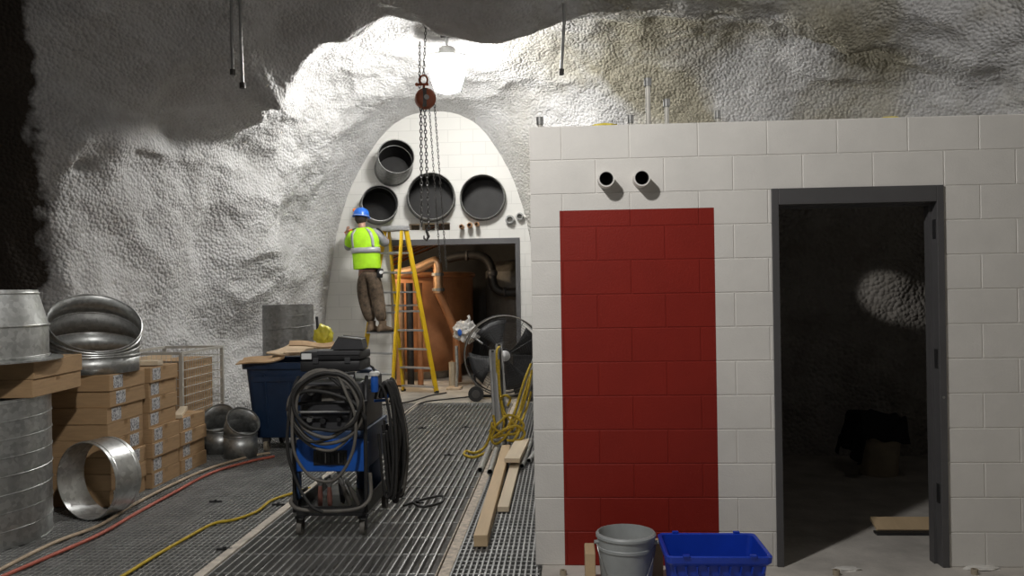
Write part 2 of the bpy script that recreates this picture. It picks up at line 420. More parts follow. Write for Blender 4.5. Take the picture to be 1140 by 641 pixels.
# ---- block room
DX0, DX1, DZ = 1.218, 2.192, 2.202      # frame outside
RX0, RX1, RZ = -.016, .888, 2.10         # red paint
def block_wall():
    white, red = MB(), MB(); TH_ = .006; BV = .0035; G = .0018
    x_end = 5.2
    def tile(mb, x0, x1, z0, z1, sl, sr, sb, st):
        # front sheet of a block with a chamfer on the mortar sides
        xa, xb, za, zb = x0 + (G if sl else 0), x1 - (G if sr else 0), z0 + (G if sb else 0), z1 - (G if st else 0)
        if xb - xa < .002 or zb - za < .002: return
        ia, ib, ja, jb = xa + (BV if sl else 0), xb - (BV if sr else 0), za + (BV if sb else 0), zb - (BV if st else 0)
        y1, y0 = WY + TH_ * .55 - .0002, WY
        o = [mb.bm.verts.new(p) for p in ((xa, y1, za), (xb, y1, za), (xb, y1, zb), (xa, y1, zb))]
        i = [mb.bm.verts.new(p) for p in ((ia, y0, ja), (ib, y0, ja), (ib, y0, jb), (ia, y0, jb))]
        mb.bm.faces.new(i); mb.bm.faces.new(list(reversed(o)))
        for k in range(4): mb.bm.faces.new((o[k], o[(k + 1) % 4], i[(k + 1) % 4], i[k]))
    for r in range(13):
        z0, z1 = .2 * r, .2 * r + .2
        xs = [WX]; x = WX + (.19 if r % 2 == 0 else .39)
        while x < x_end: xs.append(x); x += .4
        xs.append(x_end)
        for a, c in zip(xs, xs[1:]):
            # cut by the red border, the door and the paint's top
            cx = sorted({a, c} | {v for v in (RX0, RX1, DX0, DX1) if a < v < c})
            cz = sorted({z0, z1} | {v for v in (RZ, DZ) if z0 < v < z1})
            for p, q in zip(cx, cx[1:]):
                for u, w in zip(cz, cz[1:]):
                    mx, mz = (p + q) / 2, (u + w) / 2
                    if DX0 < mx < DX1 and mz < DZ: continue
                    mb = red if (RX0 < mx < RX1 and mz < RZ) else white
                    tile(mb, p, q, u, w, p == a, q == c, u == z0, w == z1)
    core = MB(); core.bx((WX, WY + TH_ * .55, 0), (x_end, WY + .15, WH)); oc = core.build('wall_front', 'mortar')
    cyls = []
    for sx in (.258, .463):
        m = MB(); m.cyl((sx, WY - .1, 2.271), (sx, WY + .4, 2.271), .048, seg=32); cyls.append(m)
    d = MB(); d.bx((DX0, WY - .1, -.1), (DX1, WY + .4, DZ))
    cut(oc, cyls + [d]); struct(oc)
    ow = white.build('block_face', 'white_block', oc)
    cyls = []
    for sx in (.258, .463):
        m = MB(); m.cyl((sx, WY - .1, 2.271), (sx, WY + .4, 2.271), .048, seg=32); cyls.append(m)
    cut(ow, cyls)
    orr = red.build('painted_panel', 'red_block', oc); orr['label'] = 'dark red painted panel on the white blocks'
    b = MB(); b.bx((RX0, WY + .0024, 0), (RX1, WY + .0030, RZ)); b.build('painted_mortar', 'red_mortar', orr)
block_wall()
b = MB(); b.bx((WX, WY + .15, 0), (WX + .2, 8.4, WH)); struct(b.build('wall_left', 'white_block'))
b = MB(); b.bx((5.0, WY + .15, 0), (5.2, 8.4, WH)); struct(b.build('wall_right', 'white_block'))
b = MB(); b.bx((WX + .2, WY + .15, WH - .12), (5.0, 8.4, WH - .005)); struct(b.build('ceiling', 'dark_wall'))
def room_rock():
    bm = bmesh.new(); rows = []; nx, nz = 150, 80
    for i in range(nz + 1):
        row = []
        for j in range(nx + 1):
            x, z = WX + .1 + 5.1 * j / nx, -.05 + 2.65 * i / nz
            q = V(x, 8, z)
            y = 8.2 - .3 * noise.noise(q * .8) - .06 * noise.noise(q * 3) - .02 * noise.noise(q * 9)
            row.append(bm.verts.new((x, y, z)))
        rows.append(row)
    for a, c in zip(rows, rows[1:]):
        for j in range(nx): bm.faces.new((a[j], a[j + 1], c[j + 1], c[j])).smooth = True
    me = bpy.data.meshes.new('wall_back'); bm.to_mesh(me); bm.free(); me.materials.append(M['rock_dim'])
    o = bpy.data.objects.new('wall_back', me); COL.objects.link(o); struct(o)
room_rock()
# door frame: pressed steel, no leaf
def door_frame():
    b = MB(); y0 = WY - .014; y1 = WY + .125; f = .040
    b.bx((DX0, y0, 0), (DX0 + f, y1, DZ), .003); b.bx((DX1 - f, y0, 0), (DX1, y1, DZ), .003)
    b.bx((DX0 + f, y0, DZ - .095), (DX1 - f, y1, DZ), .003)
    o = struct(b.build('door_1', 'door_steel'))
    b = MB()                                       # the stop
    b.bx((DX0 + f, WY + .06, 0), (DX0 + f + .016, WY + .125, DZ - .095)); b.bx((DX1 - f - .016, WY + .06, 0), (DX1 - f, WY + .125, DZ - .095))
    b.bx((DX0 + f + .016, WY + .06, DZ - .111), (DX1 - f - .016, WY + .125, DZ - .095)); b.build('stop', 'door_steel', o)
    for z in (.42, 1.2, 1.95):
        b = MB(); b.bx((DX1 - f - .004, WY + .005, z - .055), (DX1 - f + .0005, WY + .045, z + .055)); b.build('hinge_plate', 'black_metal', o)
    b = MB(); b.cyl((DX1 - .02, y0 - .002, .98), (DX1 - .02, y0 + .01, .98), .008, seg=12); b.build('screw', 'steel', o)
door_frame()
for sx, w in ((.258, 'first'), (.463, 'second')):
    r = root('pipe_sleeve', (sx, WY, 2.271), 'black-mouthed round pipe sleeve through the block wall, the one %s' % ('farther from the door' if w == 'first' else 'closer to the door'), 'pipe', group='pipe sleeves above the red panel')
    b = MB(); b.lathe([(.0475, .10), (.0475, -.2), (.040, -.2), (.040, .10)], 36, Matrix.Rotation(PI / 2, 4, 'X'), closed=True); b.build('sleeve', 'white_block', r, 40)
    b = MB(); b.lathe([(.0402, .095), (.0402, -.2), (.036, -.2), (.036, .095)], 36, Matrix.Rotation(PI / 2, 4, 'X'), closed=True); b.build('liner', 'black', r, 40)

# ---- end wall with its doorway and duct openings
EDX0, EDX1, EDZ = -2.76, -.70, 2.44
DUCTS = [((441, 174), 20.5, (.30, -1, .26), .42, 'tilted stub duct with black mouth, highest on the end wall'),
         ((423, 226), 20.5, (.30, -1, .06), .30, 'stub duct of the end wall right behind the blue helmet'),
         ((480, 218), 26.5, (.16, -1, .06), .22, 'stub duct on the end wall crossed by the hoist chains'),
         ((537, 219), 25, (.04, -1, .02), .14, 'wide stub duct on the end wall above the two small pipe stubs')]
def end_wall():
    b = MB(); b.bx((-4.9, EY, -.1), (.9, EY + .25, 5.0)); o = b.build('wall_end', 'end_block')
    cs = []; m = MB(); m.bx((EDX0, EY - .2, -.3), (EDX1, EY + .5, EDZ)); cs.append(m)
    for (px, pr, d, L, lab) in DUCTS:
        c = at(*px, EY - L); rr = pr / 70.3 * (EY - L) / EY; dv = Vector(d).normalized(); x, y, z = frame(dv); m = MB(); rg = []
        for Yp in (EY - .05, EY + .35):
            row = []
            for k in range(56):
                p = c + x * ((rr + .006) * math.cos(2 * PI * k / 56)) + y * ((rr + .006) * math.sin(2 * PI * k / 56)); row.append(p + dv * ((Yp - p.y) / dv.y))
            rg.append(row)
        m.rings(rg, caps=(True, True)); bmesh.ops.recalc_face_normals(m.bm, faces=m.bm.faces); cs.append(m)
    for (a, c) in (((455, 249), (467, 256)), ((470, 248.5), (484, 256)), ((486, 248), (501, 256))):
        p, q = at(*a, EY), at(*c, EY); m = MB(); m.bx((p.x, EY - .1, q.z), (q.x, EY + .5, p.z)); cs.append(m)
    cut(o, cs); struct(o)
    b = MB(); t = .09                                # steel lining of the doorway
    b.bx((EDX0 - .02, EY - .02, EDZ - .07), (EDX1 + .02, EY + .27, EDZ + .02)); b.bx((EDX1 - .05, EY - .02, 0), (EDX1 + .02, EY + .27, EDZ - .07))
    struct(b.build('door_2', 'door_steel'))
    for (px, pr, d, L, lab) in DUCTS:
        c = at(*px, EY - L); rr = pr / 70.3 * (EY - L) / EY; dv = Vector(d).normalized()
        r = root('duct_stub', c, lab, 'duct', group='stub ducts on the end wall'); x, y, z = frame(dv)
        def ring(rad, back=None):          # mouth ring, or the ring where the slanted tube meets a plane 'back' from the wall
            out = []
            for k in range(56):
                p = x * (rad * math.cos(2 * PI * k / 56)) + y * (rad * math.sin(2 * PI * k / 56))
                if back is not None: p = p + dv * ((EY - back - c.y - p.y) / dv.y)
                out.append(p)
            return out
        def shift(rg, t): return [p + dv * t for p in rg]
        b = MB(); b.rings([ring(rr), ring(rr, -.2), ring(rr - .010, -.2), ring(rr - .010)], close=True); b.build('sleeve', 'galv_dull', r, 40)
        b = MB(); b.rings([shift(ring(rr - .0105), -.01), ring(rr - .0105, -.26)], caps=(False, True)); b.build('liner', 'duct_dark', r, 40)  # shade inside the duct put into a near-black skin and end disc
        b = MB(); b.tube(shift(ring(rr - .012), -.5 * L), .008, 6, close=True); b.build('seam_ring', 'galv_dull', r, 60)
        b = MB(); b.tube(ring(rr - .004), .009, 6, close=True); b.build('collar', 'galv_dull', r, 60)
        b = MB(); b.tube(ring(rr + .008, .012), .010, 6, close=True); b.build('wall_collar', 'galv_dull', r, 60)
end_wall()
for (px, lab, mat, rr, L) in (((515, 253), 'copper pipe stub under the widest duct opening, farthest from its two grey neighbours', 'brass', .032, .22), ((524, 251.5), 'middle copper pipe stub of three above the doorway', 'brass', .036, .20), ((532, 250.5), 'copper pipe stub above the doorway, last of three toward the grey stubs', 'brass', .03, .22),
                  ((568, 245), 'larger grey pipe stub on the end wall beside the widest duct', 'galv_dull', .06, .12), ((579, 241.5), 'smaller grey pipe stub close to the block room corner', 'galv_dull', .05, .12)):
    c = at(*px, EY); r = root('pipe_stub', c, lab, 'pipe', group='small pipe stubs on the end wall')
    b = MB(); b.lathe([(rr, L), (rr, -.1), (rr * .78, -.1), (rr * .78, L)], 20, Matrix.Rotation(PI / 2, 4, 'X'), closed=True); b.build('pipe', mat, r, 40)
    b = MB(); b.lathe([(rr * 1.25, L * .72), (rr * 1.25, L * .5), (rr, L * .5), (rr, L * .72)], 20, Matrix.Rotation(PI / 2, 4, 'X'), closed=True); b.build('coupling', mat, r, 40)

# ---- the plant room beyond the doorway
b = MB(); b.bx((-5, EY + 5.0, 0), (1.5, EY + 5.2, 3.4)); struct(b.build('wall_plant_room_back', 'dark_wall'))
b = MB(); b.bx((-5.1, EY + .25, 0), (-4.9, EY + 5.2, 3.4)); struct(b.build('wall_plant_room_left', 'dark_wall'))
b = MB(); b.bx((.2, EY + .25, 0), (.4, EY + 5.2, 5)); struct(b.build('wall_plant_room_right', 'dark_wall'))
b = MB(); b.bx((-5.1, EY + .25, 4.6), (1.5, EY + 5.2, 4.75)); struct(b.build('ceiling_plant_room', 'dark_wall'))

# ================================================================== LAMP AND HOIST
LP = at(498, 84, 10.6)
def lamp():
    top = LP.z + .52
    r = root('ceiling_lamp', LP, 'glowing high-bay lamp with a glass bowl hung from the cavern roof', 'lamp')
    b = MB(); b.lathe([(.0, -.205), (.11, -.21), (.16, -.19), (.22, 0), (.27, .19), (.265, .21)], 40); b.build('glass_bowl', 'glow', r, 50)
    b = MB(); b.lathe([(.275, .205), (.275, .225), (.13, .25), (.105, .27), (.105, .34), (.08, .36), (0.0, .36)], 40); b.build('housing', 'white_plastic', r, 40)
    up = roof_above(LP) - LP.z
    b = MB(); b.cyl((0, 0, .36), (0, 0, up + .03), .014); b.build('stem', 'steel', r, 40)
    b = MB(); b.box((0, 0, .50), (.16, .05, .03), None, .006); b.cyl((-.06, 0, .50), (-.02, 0, .56), .012); b.cyl((.06, 0, .50), (.02, 0, .56), .012); b.build('bracket', 'black_metal', r, 40)
lamp()
def chain_links(mb, p0, p1, pitch=.034, r=.0048, w=.011):
    p0, p1 = Vector(p0), Vector(p1); d = (p1 - p0); n = max(1, int(d.length / pitch)); dn = d.normalized(); x, y, _ = frame(dn)
    for i in range(n):
        c = p0 + d * ((i + .5) / n); s_ = x if i % 2 else y
        pts = []
        for k in range(10):
            a = 2 * PI * k / 10
            pts.append(c + dn * (math.cos(a) * (pitch * .62)) + s_ * (math.sin(a) * w))
        mb.tube(pts, r, 5, close=True)
def hoist():
    HY = 8.95; c = at(473.5, 110, HY)
    r = root('chain_hoist', c, 'rust-red manual chain hoist hanging in front of the end wall', 'hoist'); L = lambda px, py, dy=0: at(px, py, HY + dy) - c
    b = MB(); m = Matrix.Rotation(PI / 2, 4, 'X') @ Matrix.Rotation(0, 4, 'Z')
    m = Matrix.Rotation(math.radians(18), 4, 'Z') @ m
    b.lathe([(0, .085), (.075, .085), (.105, .06), (.112, .03), (.112, -.03), (.105, -.06), (.075, -.085), (0, -.085)], 36, m); b.build('gear_housing', 'red_iron', r, 40)
    b = MB(); b.lathe([(0, .10), (.026, .098), (.03, .083), (.03, .08)], 20, m); b.build('hub', 'steel', r, 40)
    b = MB(); b.box((-.02, -.0, .0), (.045, .19, .20), (0, 0, math.radians(18)), .012); b.build('frame', 'chain', r, 40)
    b = MB(); e = L(471.5, 97.5)
    b.tube([V(-.015, 0, .10), V(-.015, 0, .125), V(-.012, 0, .15)], .014); b.build('swivel', 'red_iron', r, 40)
    b = MB(); rc = V(-.015, 0, .205); b.tube([rc + V(math.cos(a) * .042, 0, math.sin(a) * .05) for a in [2 * PI * k / 18 for k in range(18)]], .011, 8, close=True)
    b.cyl(rc + V(-.075, 0, -.048), rc + V(.055, 0, -.048), .013); b.ball(rc + V(-.075, 0, -.048), .02); b.build('shackle', 'red_iron', r, 40)
    topz = roof_above(c) + .05 - c.z
    b = MB(); chain_links(b, rc + V(0, 0, .05), V(.02, 0, topz)); b.build('suspension_chain', 'chain', r, 60)
    b = MB(); chain_links(b, V(.03, 0.05, .13) + V(-.10, 0, .0), V(-.055, .02, .62)); b.build('spare_chain', 'chain', r, 60)
    for nm, pts in (('load_chain', [(-.045, -.03, -.09), L(469.5, 252)]), ('load_chain', [(-.015, .03, -.09), L(477.5, 256)])):
        b = MB(); chain_links(b, pts[0], pts[1], .04, .0062, .0135); b.build(nm, 'chain', r, 60)
    for pts in ([(.03, .06, -.07), L(490, 292, .1)], [(.09, .06, -.05), L(497, 300, .1)]):
        b = MB(); chain_links(b, pts[0], pts[1], .034, .0036, .0085); b.build('hand_chain', 'chain', r, 60)
    b = MB(); h = L(475, 258); b.tube([h + V(0, 0, .04), h, h + V(.02, 0, -.05), h + V(.0, 0, -.09), h + V(-.03, 0, -.07), h + V(-.03, 0, -.04)], [.012, .014, .016, .014, .01, .006]); b.build('hook', 'chain', r, 50)
hoist()
# rods and bolts in the rock
def rod(px0, px1, Y, rr, name, label, mat='steel', hook=False, plate=True, group='rods hanging from the rock roof', up=.35):
    p, q = at(*px0, Y), at(*px1, Y); r = root(name, p, label, 'rod', group=group)
    d = q - p; up = roof_above(p) - p.z + .03
    b = MB(); b.tube([V(0, 0, up), V(0, 0, 0), d * .5, d], rr, 8); b.build('rod', mat, r, 50)
    b = MB(); b.cyl(d * .98 + V(0, 0, .0), d * 1.0 + V(0, 0, -.05), rr * 1.7, seg=10); b.build('tip', 'chain', r, 50)
    if plate:
        b = MB(); b.ball((0, 0, up - .03), .026, (1.5, 1.2, .6)); b.build('collar', 'rock', r, 60)
rod((258, 47), (259, 78), 8.35, .016, 'rock_bolt', 'shorter of two rock bolts hanging from the roof above the bulged wall', up=.45)
rod((268, 44), (270, 93), 8.4, .018, 'rock_bolt', 'longer of two rock bolts hanging side by side from the dim roof', up=.45)
rod((628, 24), (625, 78), 8.7, .016, 'rock_bolt', 'bent rock bolt hanging from the roof near the block room corner', up=.3)
for (x, y0, y1, rr, lab) in ((601, 131, 141, .017, 'short bolt end on the block room roof, at its corner'), (702, 129, 141, .015, 'short hooked rod end on the block room roof next to the tall pipe'), (721, 88, 141, .018, 'tall grey vent pipe standing on the block room roof'),
                          (742, 111, 141, .016, 'half-height grey pipe standing behind the tall vent pipe on the roof'), (799, 124, 138, .015, 'small dark bolt end on the roof above the space between panel and door')):
    p = at(x, y0, 5.9); r = root('roof_pipe', V(p.x, 5.9, WH), lab, 'pipe', group='pipes on the block room roof'); h = p.z - WH
    b = MB(); b.cyl((0, 0, -.004), (0, 0, h), rr, seg=14); b.build('pipe', 'cage' if h > .1 else 'galv_dull', r, 40)
    b = MB(); b.cyl((0, 0, h - .05), (0, 0, h + .004), rr * 1.45, seg=14); b.build('cap', 'galv_dull', r, 40)
for (x, lab, sz) in ((672, 'flat yellow foam scrap on the block wall top nearest the chain hoist', .045), (990, 'flat yellow foam scrap on the wall top above the door', .035), ):
    p = at(x, 138, WY + .1); b = MB(); b.blob((0, 0, 0), sz, (1.7, .9, .32), .3, 3, 3, x); o = b.build('foam_scrap', 'foam', None, 60, (p.x, WY + .09, WH + sz * .28)); tag(o, lab, 'scrap', 'foam scraps on the wall top')

# ================================================================== LEFT STACKS
def spiral_duct(name, loc, R, H, label, mat='galv', seams=None, rot=None, lead=.12, group=None, rim=True):
    r = root(name, loc, label, 'duct', group=group, rot=rot)
    b = MB(); b.lathe([(R, 0), (R, H), (R - .008, H), (R - .008, 0)], 72, closed=True); b.build('sheet', mat, r, 40)
    pts = []; turns = H / lead; n = int(turns * 48)
    for i in range(n + 1):
        a = 2 * PI * turns * i / n; pts.append((R * math.cos(a) * 1.002, R * math.sin(a) * 1.002, .004 + (H - .008) * i / n))
    b = MB(); b.tube(pts, .0045, 5); b.build('spiral_seam', mat, r, 60)
    return r
DC = V(-4.07, 5.5, 0)
spiral_duct('spiral_duct', DC, .50, .965, 'big galvanised spiral duct standing upright under the long flat cartons')
# flat ring duct lying on its side
ax = V(.29, .956, 0).normalized()
rr = .285
def ring_duct():
    c = V(-3.50, 5.93, rr + .004)
    r = root('duct_ring', c, 'short galvanised duct ring lying on its side before the carton stack', 'duct')
    mt = ax.to_track_quat('Z', 'Y').to_matrix().to_4x4()
    b = MB(); b.lathe([(rr, 0), (rr, .24), (rr - .006, .24), (rr - .006, 0)], 72, mt, closed=True); b.build('sheet', 'galv_bright', r, 40)
    for z in (.03, .21):
        b = MB(); b.tube([mt @ V(rr * math.cos(a), rr * math.sin(a), z) for a in [2 * PI * k / 64 for k in range(64)]], .004, 5, close=True); b.build('bead', 'galv_bright', r, 60)
ring_duct()
def carton(name, lo, hi, label, group, rz=0., lab_at=.22, lab_end=1, light=False, lab_w=.14):
    lo, hi = Vector(lo), Vector(hi); c = V((lo.x + hi.x) / 2, (lo.y + hi.y) / 2, lo.z); s = hi - lo
    r = root(name, c, label, 'box', rz, group)
    b = MB(); b.bx((-s.x / 2, -s.y / 2, 0), (s.x / 2, s.y / 2, s.z - .0015), .004); b.build('body', 'card_light' if light else 'card', r)
    b = MB(); b.bx((-s.x / 2 + .01, -.025, s.z - .0016), (s.x / 2, .025, s.z - .0008)); b.bx((s.x / 2 - .0002, -.025, s.z * .72), (s.x / 2 + .0008, .025, s.z - .0008)); b.build('tape', 'tape', r)
    if lab_at is not None:
        y0 = -s.y / 2 + lab_at * s.y
        b = MB(); b.bx((s.x / 2 + .0002, y0, s.z * .14), (s.x / 2 + .0016, y0 + lab_w, s.z * .92)); b.build('shipping_label', 'label', r)
    return r
BH = .128
ORD = ['bottom', 'second from bottom', 'third from bottom', 'fourth from bottom', 'fourth from top', 'third from top', 'second from top', 'topmost']
for k in range(8):
    jx, jy = rnd.uniform(-.025, .02), rnd.uniform(-.012, .012)
    if k == 7: jx = .0
    x0 = -4.42
    carton('carton', (x0, 6.31 + jy, k * BH), (-3.52 + jx, 6.86 + jy, (k + 1) * BH), 'brown carton, %s in the stack under the sheet-metal elbow' % ORD[k], 'cartons stacked along the rock wall', 0, (.10, .12, .55, .60, .62, .12, .16, .10)[k])
for k in range(8):
    jx, jy = rnd.uniform(-.02, .02), rnd.uniform(-.01, .01)
    carton('carton', (-4.30, 6.90 + jy, k * BH), (-3.50 + jx, 7.40 + jy, (k + 1) * BH), 'brown carton, %s in the tall stack between elbow stack and short stack' % ORD[k], 'cartons stacked along the rock wall', 0, .07)
for k in range(4):
    jx, jy = rnd.uniform(-.015, .02), rnd.uniform(-.01, .01) + .006 * (3 - k)
    carton('carton', (-4.25, 7.44 + jy, k * BH), (-3.50 + jx, 7.98 + jy, (k + 1) * BH), 'brown carton, %s in the short four-high stack by the mesh cage' % ['bottom', 'second from bottom', 'second from top', 'topmost'][k], 'cartons stacked along the rock wall', 0, .14)
b = MB(); b.box((0, 0, .0), (.75, .10, .04), None, .004); o = b.build('wood_batten', 'wood_pale', None, None, (-3.88, 7.1, 8 * BH + .026)); tag(o, 'pale wooden batten lying on the tall carton stack', 'wood')
b = MB(); b.box((0, 0, 0), (.07, .62, .035), None, .004); o = b.build('wood_batten', 'wood_pale', None, None, (-3.62, 7.72, 4 * BH + .0185), (0, 0, .35)); tag(o, 'pale wooden batten lying on the short carton stack', 'wood')
# long flat cartons on the big duct, flanged reducer on top
for k in range(2):
    carton('carton', (-5.0, 5.30, .967 + .122 * k), (-3.56 + .01 * k, 5.98, .967 + .122 * (k + 1)), 'long flat brown carton on the big spiral duct, %s of the two' % ('lower' if k == 0 else 'upper'), 'long flat cartons on the spiral duct', .10, None)
def reducer():
    r = root('duct_reducer', (-4.0, 5.42, 1.212), 'galvanised flanged duct reducer standing on the long flat cartons', 'duct', rot=(0, 0, 0))
    tilt = Matrix.Translation((0, 0, .0)) @ Matrix.Rotation(math.radians(0), 4, 'Y')
    b = MB(); b.lathe([(.44, .0), (.56, .0), (.56, .012), (.44, .012)], 72, closed=True); b.build('flange', 'galv', r, 40)
    b = MB(); b.lathe([(.475, .012), (.475, .235), (.470, .25), (.415, .455), (.412, .475), (.404, .475), (.407, .45), (.462, .245), (.467, .235), (.467, .012)], 72, closed=True); b.build('sheet', 'galv', r, 30)
    for rad, z in ((.477, .235), (.416, .452), (.478, .028)):
        b = MB(); b.tube([(rad * math.cos(a), rad * math.sin(a), z) for a in [2 * PI * k / 72 for k in range(72)]], .008, 6, close=True); b.build('bead', 'galv_bright', r, 60)
reducer()
def elbow():
    c = V(-3.82, 6.60, 8 * BH + .002); R = .345; zn = .13
    r = root('duct_elbow', c, 'galvanised sheet-metal duct elbow resting on the carton stack, mouth tilted', 'duct')
    # throat on the right (+x, slightly toward the camera); the body bends that way
    bend = math.radians(-48); hx = V(math.cos(bend), math.sin(bend), 0); hy = V(0, 0, 1).cross(hx)
    th = .42; piv = hx * th + V(0, 0, zn)
    def ringat(ang, rad, off=0.):
        out = []
        for k in range(56):
            a = 2 * PI * k / 56; p = hx * (rad * math.cos(a)) + hy * (rad * math.sin(a)) + V(0, 0, zn + off)
            q = p - piv; u = q.dot(hx); w = q.z; v = q.dot(hy); ca, sa = math.cos(ang), math.sin(ang)
            out.append(piv + hx * (u * ca + w * sa) + hy * v + V(0, 0, -u * sa + w * ca))
        return out
    b = MB(); b.rings([[V(p.x, p.y, 0) for p in ringat(0, R)], ringat(0, R)]); o = b.build('collar', 'galv', r, 40)
    baked(o, [('SOLIDIFY', dict(thickness=.004, offset=-1))])
    A = [math.radians(v) for v in (0, 13, 27, 40)]
    for i in range(3):
        b = MB(); b.rings([ringat(A[i], R), ringat(A[i + 1], R)]); o = b.build('gore', 'galv_dull' if i == 1 else 'galv', r, 40); baked(o, [('SOLIDIFY', dict(thickness=.004, offset=-1))])
        b = MB(); b.tube(ringat(A[i], R + .002), .009, 6, close=True); b.build('seam', 'galv_bright', r, 60)
    b = MB(); b.tube(ringat(A[3], R + .001), .007, 6, close=True); b.build('rim', 'galv_bright', r, 60)
elbow()
# mesh cage
def cage():
    x1, x0, y0, y1, z0, z1 = -3.77, -4.42, 8.06, 9.05, .12, 1.06
    r = root('mesh_cage', (x1, y0, 0), 'zinc wire mesh cage on legs behind the short carton stack', 'cage'); O = V(x1, y0, 0)
    b = MB()
    for (p, q) in (((x1, y0, z1), (x1, y1, z1)), ((x0, y0, z1), (x0, y1, z1)), ((x0, y0, z1), (x1, y0, z1)), ((x0, y1, z1), (x1, y1, z1))):
        b.bar(V(*p) - O, V(*q) - O, .026, .026)
    b.build('top_frame', 'cage', r); b = MB()
    for (p, q) in (((x1, y0, z0), (x1, y1, z0)), ((x0, y0, z0), (x0, y1, z0)), ((x0, y0, z0), (x1, y0, z0)), ((x0, y1, z0), (x1, y1, z0))):
        b.bar(V(*p) - O, V(*q) - O, .026, .026)
    b.build('bottom_frame', 'cage', r)
    for x in (x0, x1):
        for y in (y0, y1):
            b = MB(); b.bar(V(x, y, 0) - O, V(x, y, z1) - O, .034, .034); b.build('leg', 'cage', r)
    def panel(a, e, z0, z1):
        b = MB(); a, e = V(*a), V(*e); n = max(2, int((e - a).length / .05))
        for i in range(1, n): p = a.lerp(e, i / n); b.cyl(V(p.x, p.y, z0) - O, V(p.x, p.y, z1) - O, .0022, seg=5)
        k = int((z1 - z0) / .09)
        for i in range(1, k + 1): z = z0 + (z1 - z0) * i / (k + 1); b.cyl(V(a.x, a.y, z) - O, V(e.x, e.y, z) - O, .004, seg=5)
        b.build('mesh_panel', 'cage', r)
    panel((x1, y0, 0), (x1, y1, 0), z0, z1); panel((x0, y1, 0), (x1, y1, 0), z0, z1); panel((x0, y0, 0), (x1, y0, 0), z0, z1); panel((x0, y0, 0), (x0, y1, 0), z0, z1)
    b = MB(); b.bx(V(x0 + .02, y0 + .02, z0) - O, V(x1 - .02, y1 - .02, z0 + .015) - O); b.build('base_panel', 'cage', r)
    c = root('crate_boards', ((x0 + x1) / 2, (y0 + y1) / 2, z0 + .0155), 'brown board sheets standing inside the wire mesh cage', 'board')
    b = MB(); b.box((.12, 0, .42), (.35, .62, .83), None, .004); b.build('sheet_stack', 'card', c)
    b = MB(); b.box((-.16, 0, .44), (.02, .70, .88), (0, -.05, 0), .003); b.build('loose_sheet', 'card_light', c)
cage()
# scrap duct collars on the floor beyond the cartons
def scrap(name, p, dirv, R1, R2, L, label, base=None):
    p = Vector(p); r = root(name, p, label, 'duct', group='loose duct collars on the floor')
    mt = Vector(dirv).to_track_quat('Z', 'Y').to_matrix().to_4x4()
    b = MB(); b.lathe([(R1, 0), (R2, L), (R2 - .006, L), (R1 - .006, 0)], 56, mt, closed=True); b.build('sheet', 'galv_dull', r, 40)
    b = MB(); b.tube([mt @ V(R2 * math.cos(a), R2 * math.sin(a), L) for a in [2 * PI * k / 56 for k in range(56)]], .007, 6, close=True); b.build('rim', 'galv', r, 60)
    return r, mt
def scrap_elbow(p, yaw, R, label, mat='galv'):
    # short standing elbow: round foot, mouth looking out at an angle
    r = root('duct_collar', p, label, 'duct', yaw, 'loose duct elbows on the floor'); piv = V(R * 1.15, 0, .22)
    def ringat(ang):
        out = []
        for k in range(48):
            a = 2 * PI * k / 48; q = V(R * math.cos(a), R * math.sin(a), .22) - piv; ca, sa = math.cos(ang), math.sin(ang)
            out.append(piv + V(q.x * ca + q.z * sa, q.y, -q.x * sa + q.z * ca))
        return out
    b = MB(); b.rings([[V(q.x, q.y, 0) for q in ringat(0)], ringat(0)]); o = b.build('foot', mat, r, 40); baked(o, [('SOLIDIFY', dict(thickness=.005, offset=-1))])
    b = MB(); b.rings([ringat(0), ringat(math.radians(24)), ringat(math.radians(48))]); o = b.build('bend', mat, r, 20); baked(o, [('SOLIDIFY', dict(thickness=.005, offset=-1))])
    b = MB(); b.tube(ringat(math.radians(48)), .009, 6, close=True); b.build('rim', 'galv', r, 60)
    b = MB(); b.tube(ringat(0), .006, 6, close=True); b.build('seam', mat, r, 60)
scrap_elbow((-3.585, 8.54, .0), math.radians(-88), .165, 'dull sheet-metal elbow on the floor between short carton stack and second elbow')
scrap_elbow((-3.27, 8.28, .0), math.radians(-42), .165, 'dull sheet-metal elbow standing on the floor closest to the blue bin')

